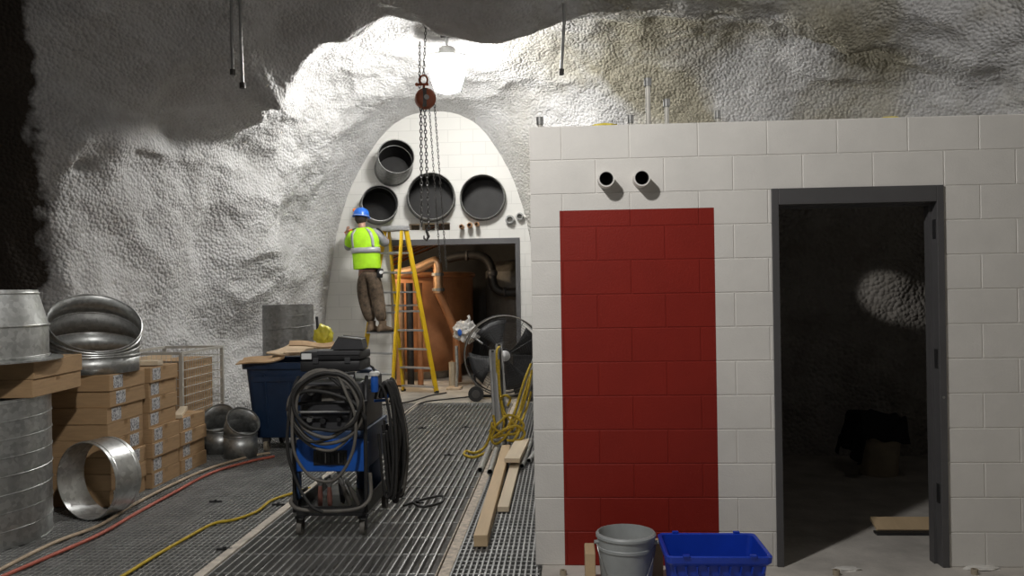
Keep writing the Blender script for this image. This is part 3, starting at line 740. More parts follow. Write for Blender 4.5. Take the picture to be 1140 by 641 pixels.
# ================================================================== BLUE BIN AND WHAT IS ON IT
def bin_():
    r = root('wheeled_bin', (-2.82, 8.80, 0), 'dark blue wheeled plastic bin piled with flattened cardboard', 'bin'); W, D, H = .98, .80, .93
    b = MB(); z0 = .15
    def ring(w, d, z, rad=.07):
        out = []
        for (sx, sy, a0) in ((1, 1, 0), (-1, 1, 90), (-1, -1, 180), (1, -1, 270)):
            for k in range(5):
                a = math.radians(a0 + 90 * k / 4); out.append(V(sx * (w / 2 - rad) + rad * math.cos(a), sy * (d / 2 - rad) + rad * math.sin(a), z))
        return out
    b.rings([ring(W * .76, D * .74, z0, .04), ring(W * .82, D * .80, z0 + .06), ring(W * .93, D * .93, H - .07), ring(W * .93, D * .93, H - .01), ring(W * .89, D * .89, H - .01), ring(W * .89, D * .89, H - .08), ring(W * .78, D * .76, z0 + .07), ring(W * .72, D * .70, z0 + .03, .03)], caps=(True, True))
    b.build('tub', 'bin_blue', r, 35)
    b = MB(); b.rings([ring(W, D, H - .065), ring(W * 1.01, D * 1.01, H), ring(W * .9, D * .9, H), ring(W * .935, D * .935, H - .065)], close=True); b.build('rim', 'bin_blue', r, 35)
    b = MB()
    for x in (-.26, .0, .26): b.bar((x * .92, -D * .405, z0 + .1), (x, -D * .462, H - .12), .035, .012, 0, .003)
    b.bar((-.36, -D * .462, H - .17), (.36, -D * .462, H - .17), .02, .05); b.build('rib', 'bin_blue', r)
    for sx in (-1, 1):
        for sy in (-1, 1):
            w = MB(); x, y = sx * .28, sy * .24; w.cyl((x - .018, y, .06), (x + .018, y, .06), .06, seg=24); o = w.build('caster_wheel', 'tan' if sx * sy > 0 else 'rubber', r, 40)
            w = MB(); w.box((x, y, .125), (.07, .07, .05)); w.bar((x - .026, y, .05), (x - .026, y, .12), .004, .03); w.bar((x + .026, y, .05), (x + .026, y, .12), .004, .03); w.build('caster_fork', 'chain', r)
    return r
bin_()
def cardboard(loc, size, rz, tilt, label, seed, mat='card_light'):
    bm = bmesh.new(); n = 14; rows = []
    for i in range(n + 1):
        row = []
        for j in range(n + 1):
            x, y = (i / n - .5) * size[0], (j / n - .5) * size[1]
            z = .03 * noise.noise(V(x * 4, y * 4, seed)) + abs(x) * .05
            row.append(bm.verts.new((x, y, z)))
        rows.append(row)
    for a, c in zip(rows, rows[1:]):
        for j in range(n): bm.faces.new((a[j], a[j + 1], c[j + 1], c[j]))
    me = bpy.data.meshes.new('cardboard_sheet'); bm.to_mesh(me); bm.free(); me.materials.append(M[mat])
    o = bpy.data.objects.new('cardboard_sheet', me); COL.objects.link(o); o.location = loc; o.rotation_euler = (tilt[0], tilt[1], rz)
    baked(o, [('SOLIDIFY', dict(thickness=.012, offset=0))]); tag(o, label, 'cardboard', 'flattened cardboard on the bin'); return o
cardboard((-3.14, 8.58, .950), (.46, .5, 0), .2, (.05, -.10), 'crumpled brown cardboard at the bin edge nearest the duct elbows', 2, 'card')
cardboard((-2.78, 8.84, 1.02), (.60, .55, 0), -.12, (.10, .02), 'large flattened cardboard sheet lying across the blue bin', 5)
cardboard((-2.62, 8.60, 1.10), (.46, .42, 0), .3, (.06, .05), 'smaller torn cardboard flap on top of the bin pile', 9, 'card')
spiral_duct('spiral_duct', (-3.27, 9.80, 0), .295, 1.50, 'dull spiral duct standing upright behind the blue bin', 'galv_dull', lead=.14)
b = MB(); b.blob((0, 0, .10), .105, (.95, .7, 1.0), .35, 2.2, 4, 3.0); o = b.build('yellow_bag', 'yellow_bag', None, 60, (-2.60, 8.95, 1.075)); tag(o, 'crumpled bright yellow plastic bag on the bin pile', 'bag')
def broom():
    p = at(361, 394, 9.6); q = at(357.5, 352, 9.9)
    r = root('broom', p, 'dark broom handle leaning out behind the yellow bag', 'broom'); d = q - p; d = V(d.x, .12, d.z); lo = V(.03, -.10, -p.z + .05)
    b = MB(); b.cyl(lo, d, .016, seg=10); b.build('handle', 'black', r, 40)
    b = MB(); b.box(lo + V(0, 0, .0), (.3, .06, .09), None, .01); b.build('head', 'case_grey', r)
broom()

# ================================================================== WELDING CART
CX, CY = -1.585, 5.56
def weld_cart():
    r = root('welding_cart', (CX, CY, 0), 'blue and black welding machine on a tubular cart with casters', 'welding machine')
    w = .235; D = .80
    b = MB(); b.bx((-w, 0, .135), (w, D, .16), .004); b.bx((-w, -.002, .16), (w, .012, .20)); b.bx((-w, 0, .16), (-w + .012, D, .24)); b.bx((w - .012, 0, .16), (w, D, .24)); b.build('base_tray', 'black_metal', r)
    b = MB(); b.tube(spline([(-w - .02, .30, .25), (-w - .03, .02, .25), (-w - .01, -.05, .225), (-w + .06, -.08, .20), (0, -.085, .19), (w - .06, -.08, .20), (w + .01, -.05, .225), (w + .04, .0, .28), (w + .03, .03, .42)], 6), .013, 10); b.build('bumper_bar', 'hose_grey', r, 60)
    for sx in (-1, 1):
        b = MB(); b.tube(spline([(sx * (w + .01), .0, .16), (sx * (w + .01), .0, .80), (sx * (w + .02), -.015, .90), (sx * (w + .01), .03, 1.0), (sx * w, .10, 1.06)], 6), .013, 10); b.build('upright', 'black_metal', r, 60)
        b = MB(); b.bx((sx * w - .012, .03, .20), (sx * w + .012, .09, .62), .003); b.build('side_post', 'blue_dark', r)
    b = MB(); b.tube([(-w - .035, -.02, .895), (-w, -.03, .895), (0, -.03, .90), (w, -.03, .905), (w + .03, -.02, .91)], .0125, 10); b.build('handle_bar', 'black_metal', r, 60)
    b = MB(); b.tube([(-w + .03, -.012, .835), (w - .03, -.012, .838)], .010, 8); b.build('cross_rail', 'steel', r, 60)
    b = MB(); b.bx((-w, .015, .43), (w, .05, .645), .006); o = b.build('front_panel', 'blue', r)
    b = MB(); b.bx((-.115, .008, .475), (.115, .018, .575), .003); b.build('vent', 'black', o)
    for k in range(7):
        b = MB(); b.cyl((-.09 + .03 * k, .002, .49), (-.09 + .03 * k, .002, .56), .004, seg=6); b.build('louver', 'steel' if k in (2, 5) else 'black_metal', o)
    b = MB(); b.bx((-w + .005, .05, .43), (w - .005, D - .03, .70), .008); b.build('power_unit', 'blue_dark', r)
    b = MB(); b.bx((-w + .02, .05, .70), (w - .02, D - .12, 1.03), .012); o = b.build('wire_feeder', 'case_grey', r)
    for (x, z, rr_) in ((-.13, .965, .022), (-.06, .965, .016), (.10, .95, .024), (-.14, .78, .018), (-.05, .77, .02), (.06, .78, .015), (.14, .77, .018)):
        b = MB(); b.cyl((x, .015, z), (x, .055, z), rr_, rr_ * 1.1, 16); b.build('knob', 'steel' if x < -.1 else 'black_metal', o, 40)
    b = MB(); b.bx((-.18, .035, .985), (.19, .05, 1.005)); b.bx((-.06, .03, .90), (.10, .05, .955), .004); b.build('face_plate', 'hose_grey', o)
    b = MB(); b.tube([(-.15, .1, 1.03), (-.15, .1, 1.085), (.15, .1, 1.085), (.15, .1, 1.03)], .011, 8); b.build('lift_handle', 'black_metal', o, 60)
    b = MB(); b.cyl((0.09, D - .06, .165), (.09, D - .06, 1.0), .095, seg=28); b.ball((.09, D - .06, 1.0), .095, (1, 1, .7)); b.build('gas_bottle', 'blue_dark', r, 50)
    for sx in (-1, 1):
        for y in (.03, D - .08):
            x = sx * (w - .02); rr_ = .05
            b = MB(); b.cyl((x - .016, y, rr_ + .001), (x + .016, y, rr_ + .001), rr_, seg=24); b.build('caster_wheel', 'hose_grey', r, 40)
            b = MB(); b.bar((x - .022, y, .04), (x - .022, y, .12), .004, .035); b.bar((x + .022, y, .04), (x + .022, y, .12), .004, .035); b.box((x, y, .125), (.06, .06, .018)); b.build('caster_fork', 'black_metal', r)
weld_cart()
# tools in the tray
def clamp(x, y, rz, tilt, label, mat, L=.22):
    r = root('electrode_clamp', (CX + x, CY + y + .075, .195), label, 'clamp', group='clamps in the cart tray', rot=(tilt, 0, rz))
    b = MB(); b.tube([(0, 0, 0), (0, 0, L * .35), (0, 0, L * .7)], [.016, .018, .013], 10); b.build('grip', mat, r, 50)
    b = MB(); b.tube([(0, 0, L * .7), (.012, 0, L * .85), (.004, 0, L)], [.010, .012, .006], 8); b.tube([(0, 0, L * .7), (-.014, 0, L * .85), (-.002, 0, L)], [.010, .010, .005], 8); b.build('jaw', 'steel', r, 50)
    b = MB(); b.tube([(0, 0, 0), (.004, .004, -.012)], .008, 8); b.build('lead', 'rubber', r, 60)
clamp(-.085, -.02, .3, .35, 'reddish welding clamp in the tray, the one beside the loose hose', 'red_grip')
clamp(-.020, -.015, .2, .30, 'dusty reddish welding clamp standing second in the cart tray', 'red_grip', .2)
clamp(.045, .07, -.2, .2, 'thin upright torch rod in the middle of the cart tray', 'black', .27)
clamp(.115, .0, -.5, .45, 'grey welding clamp in the tray beside the torch rod', 'hose_grey', .22)
clamp(.170, .0, -.6, .5, 'last grey welding clamp in the tray, next to the cart post', 'hose_grey', .22)
# hose coil on the front
def coil():
    r = root('hose_coil', (CX, CY - .06, .86), 'grey welding hose coiled in loops over the cart front', 'hose'); c = V(0, 0, 0)
    R = random.Random(3)
    loops = [(-.01, .0, .235, .265, 0), (.01, .02, .245, .235, .2), (-.03, .01, .215, .215, -.1), (.02, .03, .205, .20, .25), (-.005, -.10, .215, .38, .03), (.03, .06, .225, .19, .05)]
    for i, (dx, dz, rx, rz_, ph) in enumerate(loops):
        pts = []
        for k in range(13):
            a = PI / 2 + ph + 2 * PI * k / 13
            pts.append((dx + rx * math.cos(a) + R.uniform(-.010, .010), -.012 * i + .006 * math.sin(a * 2 + i) - .02, dz + rz_ * math.sin(a) * (1 if i != 4 else .95) + R.uniform(-.012, .012)))
        b = MB(); b.tube(spline(pts, 5, True), .0125 if i % 2 else .0105, 8, close=True); b.build('loop', ('hose_grey', 'hose_grey', 'rubber')[i % 3], r, 60)
    b = MB(); b.tube(spline([(-.24, -.03, .0), (-.255, -.04, -.25), (-.20, -.03, -.47), (-.10, -.06, -.62), (-.02, -.05, -.67)], 7), .011, 8); b.build('tail', 'rubber', r, 60)
    b = MB(); b.tube(spline([(-.26, -.02, .0), (-.15, -.05, .12), (.02, -.06, .12), (.18, -.05, .06), (.24, -.05, .0), (.27, -.04, -.06)], 7), .013, 8); b.build('crossing_hose', 'rubber', r, 60)
coil()
def bundle():
    r = root('cable_bundle', (CX + .33, CY + .28, .95), 'thick bundle of black welding cables hanging on the cart flank', 'cable'); R = random.Random(11)
    for i in range(15):
        y0 = R.uniform(-.12, .30); x0 = R.uniform(-.02, .02) ; h = R.uniform(.55, .84); wd = R.uniform(.05, .14); t = i / 14
        pts = [(x0 - .035, y0, -.05), (x0, y0 - .01, .035 + .02 * R.random()), (x0 + .045, y0 + .0, -.06), (x0 + .06 + .05 * t, y0 + wd * .3, -h * .5), (x0 + .05 + .03 * t, y0 + wd * .5, -h * .92), (x0 + .02, y0 + wd * .6, -h), (x0 - .0, y0 + wd * .5, -h * .85), (x0 - .02, y0 + .3 * wd, -h * .4)]
        b = MB(); b.tube(spline(pts, 7), R.choice((.010, .0125, .014)), 8); b.build('strand', R.choice(('rubber', 'rubber', 'rubber', 'hose_grey')), r, 60)
    b = MB(); b.tube([(-.085, .0, -.08), (0, .0, -.075), (.02, .0, -.02)], .010, 8); b.build('hanger', 'blue', r, 60); b = MB(); b.tube([(-.085, .2, -.08), (0, .2, -.075), (.02, .2, -.02)], .010, 8); b.build('hanger', 'blue', r, 60)
bundle()
b = MB(); pts = spline([(CX + .35, CY + .75, .012), (CX + .47, CY + .95, .012), (CX + .60, CY + 1.05, .012), (CX + .62, CY + .85, .012), (CX + .50, CY + .72, .012), (CX + .40, CY + .85, .012)], 8); b.tube(pts, .010, 8); o = b.build('cable_tail', 'rubber', None, 60); tag(o, 'black cable tail curled on the grating behind the cart', 'cable')
# case on the cart
def case():
    r = root('tool_case', (CX - .02, CY + .24, 1.098), 'black plastic tool case lying on top of the welding cart', 'case')
    b = MB(); b.bx((-.20, -.16, 0), (.215, .16, .072), .012); b.build('base', 'black', r, 40)
    b = MB(); b.bx((-.20, -.16, .076), (.215, .16, .135), .012); b.build('lid', 'black', r, 40)
    b = MB(); b.bx((-.08, -.168, .112), (.215, -.155, .142), .004); b.build('lip', 'case_grey', r)
    for x in (-.09, .13):
        b = MB(); b.bx((x - .02, -.168, .055), (x + .02, -.158, .095), .003); b.build('latch', 'case_grey', r)
    b = MB(); b.bx((-.188, -.1645, .085), (-.118, -.1600, .125), .004); o = b.build('sticker', 'white_plastic', r)
    t = root('meter_box', (CX + .075, CY + .27, 1.242), 'dark grey wedge-lidded box on the black tool case', 'box', .08)
    b = MB(); b.prism([(-.10, -.10, 0), (-.115, -.10, .0), (-.06, -.10, .085), (.10, -.10, .065), (.115, -.10, 0)], (0, .2, 0)); b.build('body', 'case_grey', t)
    b = MB(); b.bar((-.06, -.10, .088), (.10, -.10, .068), .012, .006); b.bar((-.06, .10, .088), (.10, .10, .068), .012, .006); b.build('edge', 'hose_grey', t)
case()
def spray():
    r = root('spray_bottle', (CX + .29, CY + .10, .955), 'small blue bottle with a white cap clipped to the cart post', 'bottle')
    b = MB(); b.lathe([(0, 0), (.024, 0), (.026, .01), (.026, .095), (.02, .11)], 20); b.build('body', 'blue', r, 40)
    b = MB(); b.lathe([(.02, .11), (.032, .112), (.034, .135), (.02, .142), (0, .142)], 20); b.build('cap', 'white_plastic', r, 40)
    b = MB(); b.tube([(0, 0, .142), (-.01, 0, .165), (-.03, -.005, .18)], [.008, .009, .006], 8); b.build('nozzle', 'black', r, 40)
    b = MB(); b.bx((-.036, -.012, .02), (-.024, .012, .05)); b.build('clip', 'black_metal', r)
spray()

# ================================================================== LADDER
LU, LV = V(.907, -.42, 0).normalized(), V(.42, .907, 0).normalized()
AP = V(-2.60, 12.95, 2.66); HS = .60
def ladder_pt(sec, side, t):            # t=0 foot, 1 top; sec -1 near, +1 far
    hw = lerp(.325, .165, t)
    return V(AP.x, AP.y, 0) + LV * (sec * lerp(HS, .06, t)) + LU * (side * hw) + V(0, 0, t * 2.58)
def ladder():
    r = root('stepladder', (AP.x, AP.y, 0), 'yellow fibreglass stepladder straddling the doorway threshold', 'ladder'); O = V(AP.x, AP.y, 0); L = lambda s, d, t: ladder_pt(s, d, t) - O
    for sec in (-1, 1):
        for sd in (-1, 1):
            b = MB(); p, q = L(sec, sd, .012), L(sec, sd, 1.0); d = (q - p)
            m = d.to_track_quat('Y', 'Z').to_matrix().to_4x4()
            # channel section rail
            yw = math.atan2(LU.y, LU.x)
            b.bar(p, q, .030, .075, 0); b.build('rail', 'yellow', r)
            b = MB(); b.box(L(sec, sd, 0) + V(0, 0, .02), (.045, .085, .04), (0, 0, yw), .006); b.build('foot', 'black', r)
        for k in range(8):
            z = .10 + .305 * k; t = z / 2.58; p, q = L(sec, -1, t), L(sec, 1, t)
            if t > .97: continue
            b = MB(); m = (q - p).to_track_quat('Y', 'Z').to_matrix().to_4x4(); b.box((p + q) / 2, (.085, (q - p).length, .028), m, .004); o = b.build('step', 'alu', r)
    b = MB(); b.box((0, 0, 2.615), (.40, .24, .075), (0, 0, math.atan2(LU.y, LU.x)), .015); b.build('top_cap', 'alu_cap', r, 40)
    for sd in (-1, 1):
        b = MB(); b.bar(L(-1, sd, .55) + LU * (-sd * .03), L(1, sd, .55) + LU * (-sd * .03), .006, .025); b.build('spreader', 'alu', r)
ladder()

# ================================================================== PERSON
def skin_mesh(name, verts, edges, radii, mat, parent, sub=2, rootv=0, O=V(0, 0, 0)):
    me = bpy.data.meshes.new(name); me.from_pydata([Vector(v) - O for v in verts], edges, []); o = bpy.data.objects.new(name, me); COL.objects.link(o)
    mod = o.modifiers.new('skin', 'SKIN'); mod.use_smooth_shade = True; mod.branch_smoothing = .4
    for i, d in enumerate(me.skin_vertices[0].data):
        rr_ = radii[i]; d.radius = rr_ if isinstance(rr_, tuple) else (rr_, rr_); d.use_root = (i == rootv)
    sb = o.modifiers.new('sub', 'SUBSURF'); sb.levels = sub; sb.render_levels = sub
    dg = bpy.context.evaluated_depsgraph_get(); dg.update(); m2 = bpy.data.meshes.new_from_object(o.evaluated_get(dg)); o.modifiers.clear(); o.data = m2
    m2.materials.clear(); m2.materials.append(M[mat]); m2.polygons.foreach_set('use_smooth', [True] * len(m2.polygons)); o.parent = parent
    return o
def person():
    PY = 12.47; P = lambda x, y, dy=0.: at(x, y, PY + dy)
    step_z = .10 + .305 * 3 + .0145
    O = V(-2.772, 12.56, step_z)
    r = root('person', V(-2.772, 12.56, step_z), 'person in blue hard hat and lime vest standing on the yellow ladder, back turned', 'person')
    J = dict(pel=P(409, 303, .02), sp1=P(408, 290, .02), sp2=P(406, 276, .03), chest=P(404.5, 264, .05), neck=P(403, 253.5, .08), head0=P(402.5, 248.5, .10), head=P(402, 243, .12), headt=P(402, 236, .12),
             sl=P(391.5, 261.5, .06), sr=P(418.5, 258.5, .04), el=P(387.5, 277, .20), wl=P(386.5, 261, .46), hl=P(386.3, 257.5, .52),
             er=P(428.5, 271, .16), wr=P(430, 268, .42), hr=P(431.5, 268.5, .49),
             hpl=P(403, 306, .02), hpr=P(415.5, 306, .0), kl=P(406.5, 334, .10), kr=P(420.5, 333, .04), al=V(0, 0, 0), ar=V(0, 0, 0))
    O = V(-2.772, 12.56, step_z); fl_ = V(O.x, O.y, 0) - LU * .095 - LV * .055; fr_ = V(O.x, O.y, 0) + LU * .095 - LV * .055
    J['al'] = V(fl_.x - .01, fl_.y - .03, step_z + .09); J['ar'] = V(fr_.x - .0, fr_.y - .03, step_z + .09)
    # ---- body: one continuous skinned surface with fingers
    names = list(J.keys()); verts = [J[n] for n in names]; ix = {n: i for i, n in enumerate(names)}
    rad = dict(pel=(.14, .11), sp1=(.135, .10), sp2=(.145, .105), chest=(.15, .11), neck=.055, head0=.062, head=.088, headt=.07, sl=.048, sr=.048, el=.036, er=.036, wl=.030, wr=.030, hl=(.040, .018), hr=(.040, .018), hpl=.085, hpr=.085, kl=.058, kr=.058, al=.042, ar=.042)
    edges = [('pel', 'sp1'), ('sp1', 'sp2'), ('sp2', 'chest'), ('chest', 'neck'), ('neck', 'head0'), ('head0', 'head'), ('head', 'headt'), ('chest', 'sl'), ('chest', 'sr'), ('sl', 'el'), ('el', 'wl'), ('wl', 'hl'), ('sr', 'er'), ('er', 'wr'), ('wr', 'hr'), ('pel', 'hpl'), ('pel', 'hpr'), ('hpl', 'kl'), ('hpr', 'kr'), ('kl', 'al'), ('kr', 'ar')]
    E_ = [(ix[a], ix[b_]) for a, b_ in edges]; R_ = [rad[n] for n in names]
    for hand, wrist, sgn in (('hl', 'wl', -1), ('hr', 'wr', 1)):
        h = J[hand]; f = (J[hand] - J[wrist]).normalized(); side = f.cross(V(0, 0, 1)).normalized(); up = side.cross(f)
        for k, ln in enumerate((.075, .085, .08, .062)):
            off = up * ((1.5 - k) * .021); a = h + f * .03 + off; m1 = a + f * ln * .45; m2_ = m1 + f * ln * .25 + side * (-sgn * ln * .30); m3 = m2_ - f * ln * .1 + side * (-sgn * ln * .28)
            n0 = len(verts); verts += [a, m1, m2_, m3]; R_ += [.0105, .0098, .009, .008]; E_ += [(ix[hand], n0), (n0, n0 + 1), (n0 + 1, n0 + 2), (n0 + 2, n0 + 3)]
        a = h + up * .035 - f * .01; m1 = a + up * .02 + f * .03 + side * (-sgn * .02); m2_ = m1 + f * .025 + side * (-sgn * .02)
        n0 = len(verts); verts += [a, m1, m2_]; R_ += [.012, .0105, .009]; E_ += [(ix[hand], n0), (n0, n0 + 1), (n0 + 1, n0 + 2)]
    body = skin_mesh('body', verts, E_, R_, 'skin', r, 2, 0, O)
    # face: nose, ears, brow on the far side
    hc = J['head'] - O; fd = V(-.15, .985, -.05).normalized(); sd = fd.cross(V(0, 0, 1)).normalized()
    b = MB(); b.blob(hc + V(0, 0, .012), .098, (.86, 1.02, 1.12), .0, 1, 3); b.tube([hc + fd * .09 + V(0, 0, .03), hc + fd * .122 + V(0, 0, -.012), hc + fd * .10 + V(0, 0, -.022)], [.010, .015, .010], 8)
    for s_ in (-1, 1): b.ball(hc + sd * (s_ * .086) + V(0, 0, -.005), .03, (.4, .75, 1.1))
    b.tube([hc + fd * .092 + sd * .025 + V(0, 0, -.052), hc + fd * .1 + V(0, 0, -.05), hc + fd * .092 - sd * .025 + V(0, 0, -.052)], .007, 6); b.build('face', 'skin', r, 60)
    b = MB()
    for s_ in (-1, 1): b.ball(hc + fd * .089 + sd * (s_ * .033) + V(0, 0, .02), .012, (1, .6, .8))
    b.build('eyes', 'white_plastic', r, 60)
    b = MB(); b.blob(hc - fd * .018 + V(0, 0, .004), .100, (.90, .92, 1.08), .05, 6, 3); b.build('hair', 'hair', r, 60)
    # hard hat
    hz = V(0, 0, .030); tl = (math.radians(-6), math.radians(4), 0)
    hm = Matrix.Translation(hc + hz) @ Euler(tl).to_matrix().to_4x4()
    b = MB(); b.lathe([(0.0, .135), (.04, .131), (.075, .118), (.102, .092), (.118, .055), (.124, .012), (.126, 0.0), (.120, .0), (.116, .05)], 32, hm); o = b.build('hard_hat', 'helmet', r, 50)
    b = MB(); b.lathe([(.124, .004), (.140, -.004), (.140, -.010), (.122, -.004)], 32, hm, closed=True); b.prism([hm @ V(math.cos(a) * .135, math.sin(a) * (.135 if k < 99 else 1) + .05, -.006) for k, a in enumerate([PI * (.15 + .7 * i / 8) for i in range(9)])], (0, 0, .007)); b.build('brim', 'helmet', o, 50)
    b = MB()
    for a in (-.028, 0, .028): b.tube([hm @ V(a, y, math.sqrt(max(0, .137 ** 2 - (y * 1.05) ** 2 - a * a)) * .985) for y in [-.10 + .02 * k for k in range(11)]], .006, 6)
    b.build('ridge', 'helmet', o, 60)
    b = MB(); e = P(393.5, 232.5, .12) - O; b.ball(e + V(.02, 0, -.02), .034, (1, .8, .9)); b.build('ear_tag', 'orange', o, 60)
    b = MB(); b.lathe([(.127, -.003), (.128, .012), (.121, .012), (.121, -.003)], 32, hm, closed=True); b.build('band', 'reflective', o, 50)
    # ---- shirt sleeves and torso
    vs = [J['sp1'], J['sp2'], J['chest'], J['neck'] - V(0, 0, .03), J['sl'], J['sr'], J['el'], J['er'], lerp(J['el'], J['wl'], .85), lerp(J['er'], J['wr'], .88)]
    skin_mesh('shirt', vs, [(0, 1), (1, 2), (2, 3), (2, 4), (2, 5), (4, 6), (5, 7), (6, 8), (7, 9)], [(.15, .115), (.16, .12), (.165, .125), .07, .090, .092, .066, .074, .048, .052], 'sleeve', r, 2, 0, O)
    for a_, b_, c_ in (('sl', 'el', 'wl'), ('sr', 'er', 'wr')):
        skin_mesh('sleeve', [lerp(J['chest'], J[a_], .85), J[a_], lerp(J[a_], J[b_], .5), J[b_], lerp(J[b_], J[c_], .85)], [(0, 1), (1, 2), (2, 3), (3, 4)], [.078, .082, .078, .068, .050], 'sleeve', r, 2, 0, O)
    # ---- vest: shaped shell around the torso, with shoulder caps
    vest_rings = []
    axis = [P(409, 300, .02), P(408.5, 292, .02), P(408, 284, .025), P(407, 275, .03), P(406, 267, .04), P(405, 260.5, .05), P(404, 256.5, .06), P(403.5, 254, .07)]
    hw = [.198, .196, .197, .205, .215, .218, .17, .085]; hd = [.150, .148, .148, .152, .155, .145, .105, .075]
    sh = V(.985, -.05, .10)
    def vr(i, grow=0.):
        out = []
        for k in range(40):
            a = 2 * PI * k / 40; ca, sa = math.cos(a), math.sin(a)
            q = axis[i] - O + V(.99, -.10, .07 if i > 3 else .02) * (math.copysign(abs(ca) ** .8, ca) * (hw[i] + grow)) + V(.1, .99, 0) * (math.copysign(abs(sa) ** .8, sa) * (hd[i] + grow))
            out.append(q + V(0, 0, .012 * noise.noise(q * 9)) + V(.5, .5, 0) * (.018 * noise.noise(q * 7)))
        return out
    b = MB(); b.rings([vr(i) for i in range(8)]); o = b.build('vest', 'hi_vis', r, 60); baked(o, [('SOLIDIFY', dict(thickness=.008, offset=1)), ('SUBSURF', dict(levels=1, render_levels=1))])
    # short vest-coloured sleeve caps over the upper arms
    skin_mesh('vest_sleeve', [lerp(J['chest'], J['sl'], .7), J['sl'], lerp(J['sl'], J['el'], .85)], [(0, 1), (1, 2)], [.085, .092, .082], 'hi_vis', r, 2, 0, O)
    skin_mesh('vest_sleeve', [lerp(J['chest'], J['sr'], .7), lerp(J['sr'], J['er'], .12)], [(0, 1)], [.088, .084], 'hi_vis', r, 2, 0, O)
    # reflective straps, following the vest surface
    def vpt(u, k, grow):            # u ring coordinate, k around
        i = min(6, int(u)); t = u - i; a, c = vr(i, grow), vr(i + 1, grow); kk = k % 40; k0 = int(kk); f = kk - k0
        p = a[k0].lerp(a[(k0 + 1) % 40], f); q = c[k0].lerp(c[(k0 + 1) % 40], f); return p.lerp(q, t)
    b = MB(); rows = [[vpt(u, k * .5, .013) for k in range(80)] for u in (2.22, 2.55, 2.9)]; b.rings(rows); o2 = b.build('waist_strap', 'reflective', o, 60); baked(o2, [('SOLIDIFY', dict(thickness=.006, offset=0))])
    for k0 in (25.3, 35.0):
        b = MB(); L1, L2 = [], []
        us = [2.9 + .25 * q for q in range(15)]
        for u in us:
            w_ = .8; sft = (.5 if k0 < 30 else -.5) * (u - 2.9)
            L1.append(b.bm.verts.new(vpt(min(u, 6.6), k0 - w_ + sft, .014))); L2.append(b.bm.verts.new(vpt(min(u, 6.6), k0 + w_ + sft, .014)))
        for q in range(len(us) - 1):
            if us[q + 1] <= 6.65: b.bm.faces.new((L1[q], L1[q + 1], L2[q + 1], L2[q]))
        o2 = b.build('shoulder_strap', 'reflective', o, 60); baked(o2, [('SOLIDIFY', dict(thickness=.006, offset=0))])
    # ---- trousers, belt, boots
    vs = [P(409, 297, .02), J['pel'], J['hpl'], J['hpr'], lerp(J['hpl'], J['kl'], .5), lerp(J['hpr'], J['kr'], .5), J['kl'], J['kr'], lerp(J['kl'], J['al'], .5) + V(0, -.02, 0), lerp(J['kr'], J['ar'], .5) + V(0, -.02, 0), J['al'] + V(0, 0, .05), J['ar'] + V(0, 0, .05)]
    skin_mesh('trousers', vs, [(0, 1), (1, 2), (1, 3), (2, 4), (3, 5), (4, 6), (5, 7), (6, 8), (7, 9), (8, 10), (9, 11)], [(.18, .135), (.18, .14), .125, .125, .122, .122, .110, .110, .100, .100, .076, .076], 'camo', r, 2, 1, O)
    for nm, a, fwd in (('boot', J['al'], LV), ('boot', J['ar'], (LV + LU * .25).normalized())):
        z0 = step_z + .002; c = V(a.x, a.y, 0)
        b = MB(); secs = []
        for t, wd, h in ((-.085, .036, .060), (-.06, .045, .11), (0, .046, .12), (.06, .046, .085), (.12, .050, .065), (.165, .044, .05), (.19, .025, .038)):
            ctr = c + fwd * t; sdv = V(-fwd.y, fwd.x, 0); ring = []
            for k in range(14):
                an = 2 * PI * k / 14; ring.append(ctr + sdv * (wd * math.copysign(abs(math.cos(an)) ** .7, math.cos(an))) + V(0, 0, z0 + h / 2 + .012 + (h / 2) * math.copysign(abs(math.sin(an)) ** .7, math.sin(an))) - O)
            secs.append(ring)
        b.rings(secs, caps=(True, True)); b.cyl(V(a.x, a.y, z0 + .06) - O, V(a.x, a.y - .005, z0 + .17) - O, .055, .060, 16); o = b.build(nm, 'boot', r, 50)
        b = MB(); b.prism([c + V(-fwd.y, fwd.x, 0) * s_ * w_ + fwd * t + V(0, 0, z0) - O for (t, w_, s_) in ((-.09, .035, 1), (-.03, .046, 1), (.1, .052, 1), (.165, .045, 1), (.195, .02, 1), (.195, .02, -1), (.165, .045, -1), (.1, .052, -1), (-.03, .046, -1), (-.09, .035, -1))], (0, 0, .018)); b.build('sole', 'rubber', o)
    b = MB(); q = J['pel'] - O + V(0, 0, .06); b.tube([q + V(.172 * math.cos(a), .135 * math.sin(a), .0) for a in [2 * PI * k / 30 for k in range(30)]], .019, 8, close=True); b.build('belt', 'black', r, 60)
    b = MB(); q = P(423, 304, -.03) - O; b.box(q, (.085, .06, .14), (0, .1, 0), .015); b.build('belt_pouch', 'black', r, 50)
    b = MB(); q = P(424.5, 303, -.06) - O; b.cyl(q + V(0, .01, 0), q + V(0, -.03, 0), .026, seg=16); b.build('tape_measure', 'white_plastic', r, 40)
    # tool held in the raised hand
    h = J['hl']; t = root('hand_tool', h + V(.0, .03, .0), 'small yellow and black tool in the raised hand of the worker', 'tool')
    b = MB(); b.tube([(-.04, .0, -.02), (0, .03, .0), (.06, .06, .03)], [.02, .024, .018], 10); b.build('grip', 'orange', t, 60)
    b = MB(); b.cyl((.055, .055, .028), (.14, .10, .05), .016, seg=12); b.build('bit', 'black', t, 40)
person()
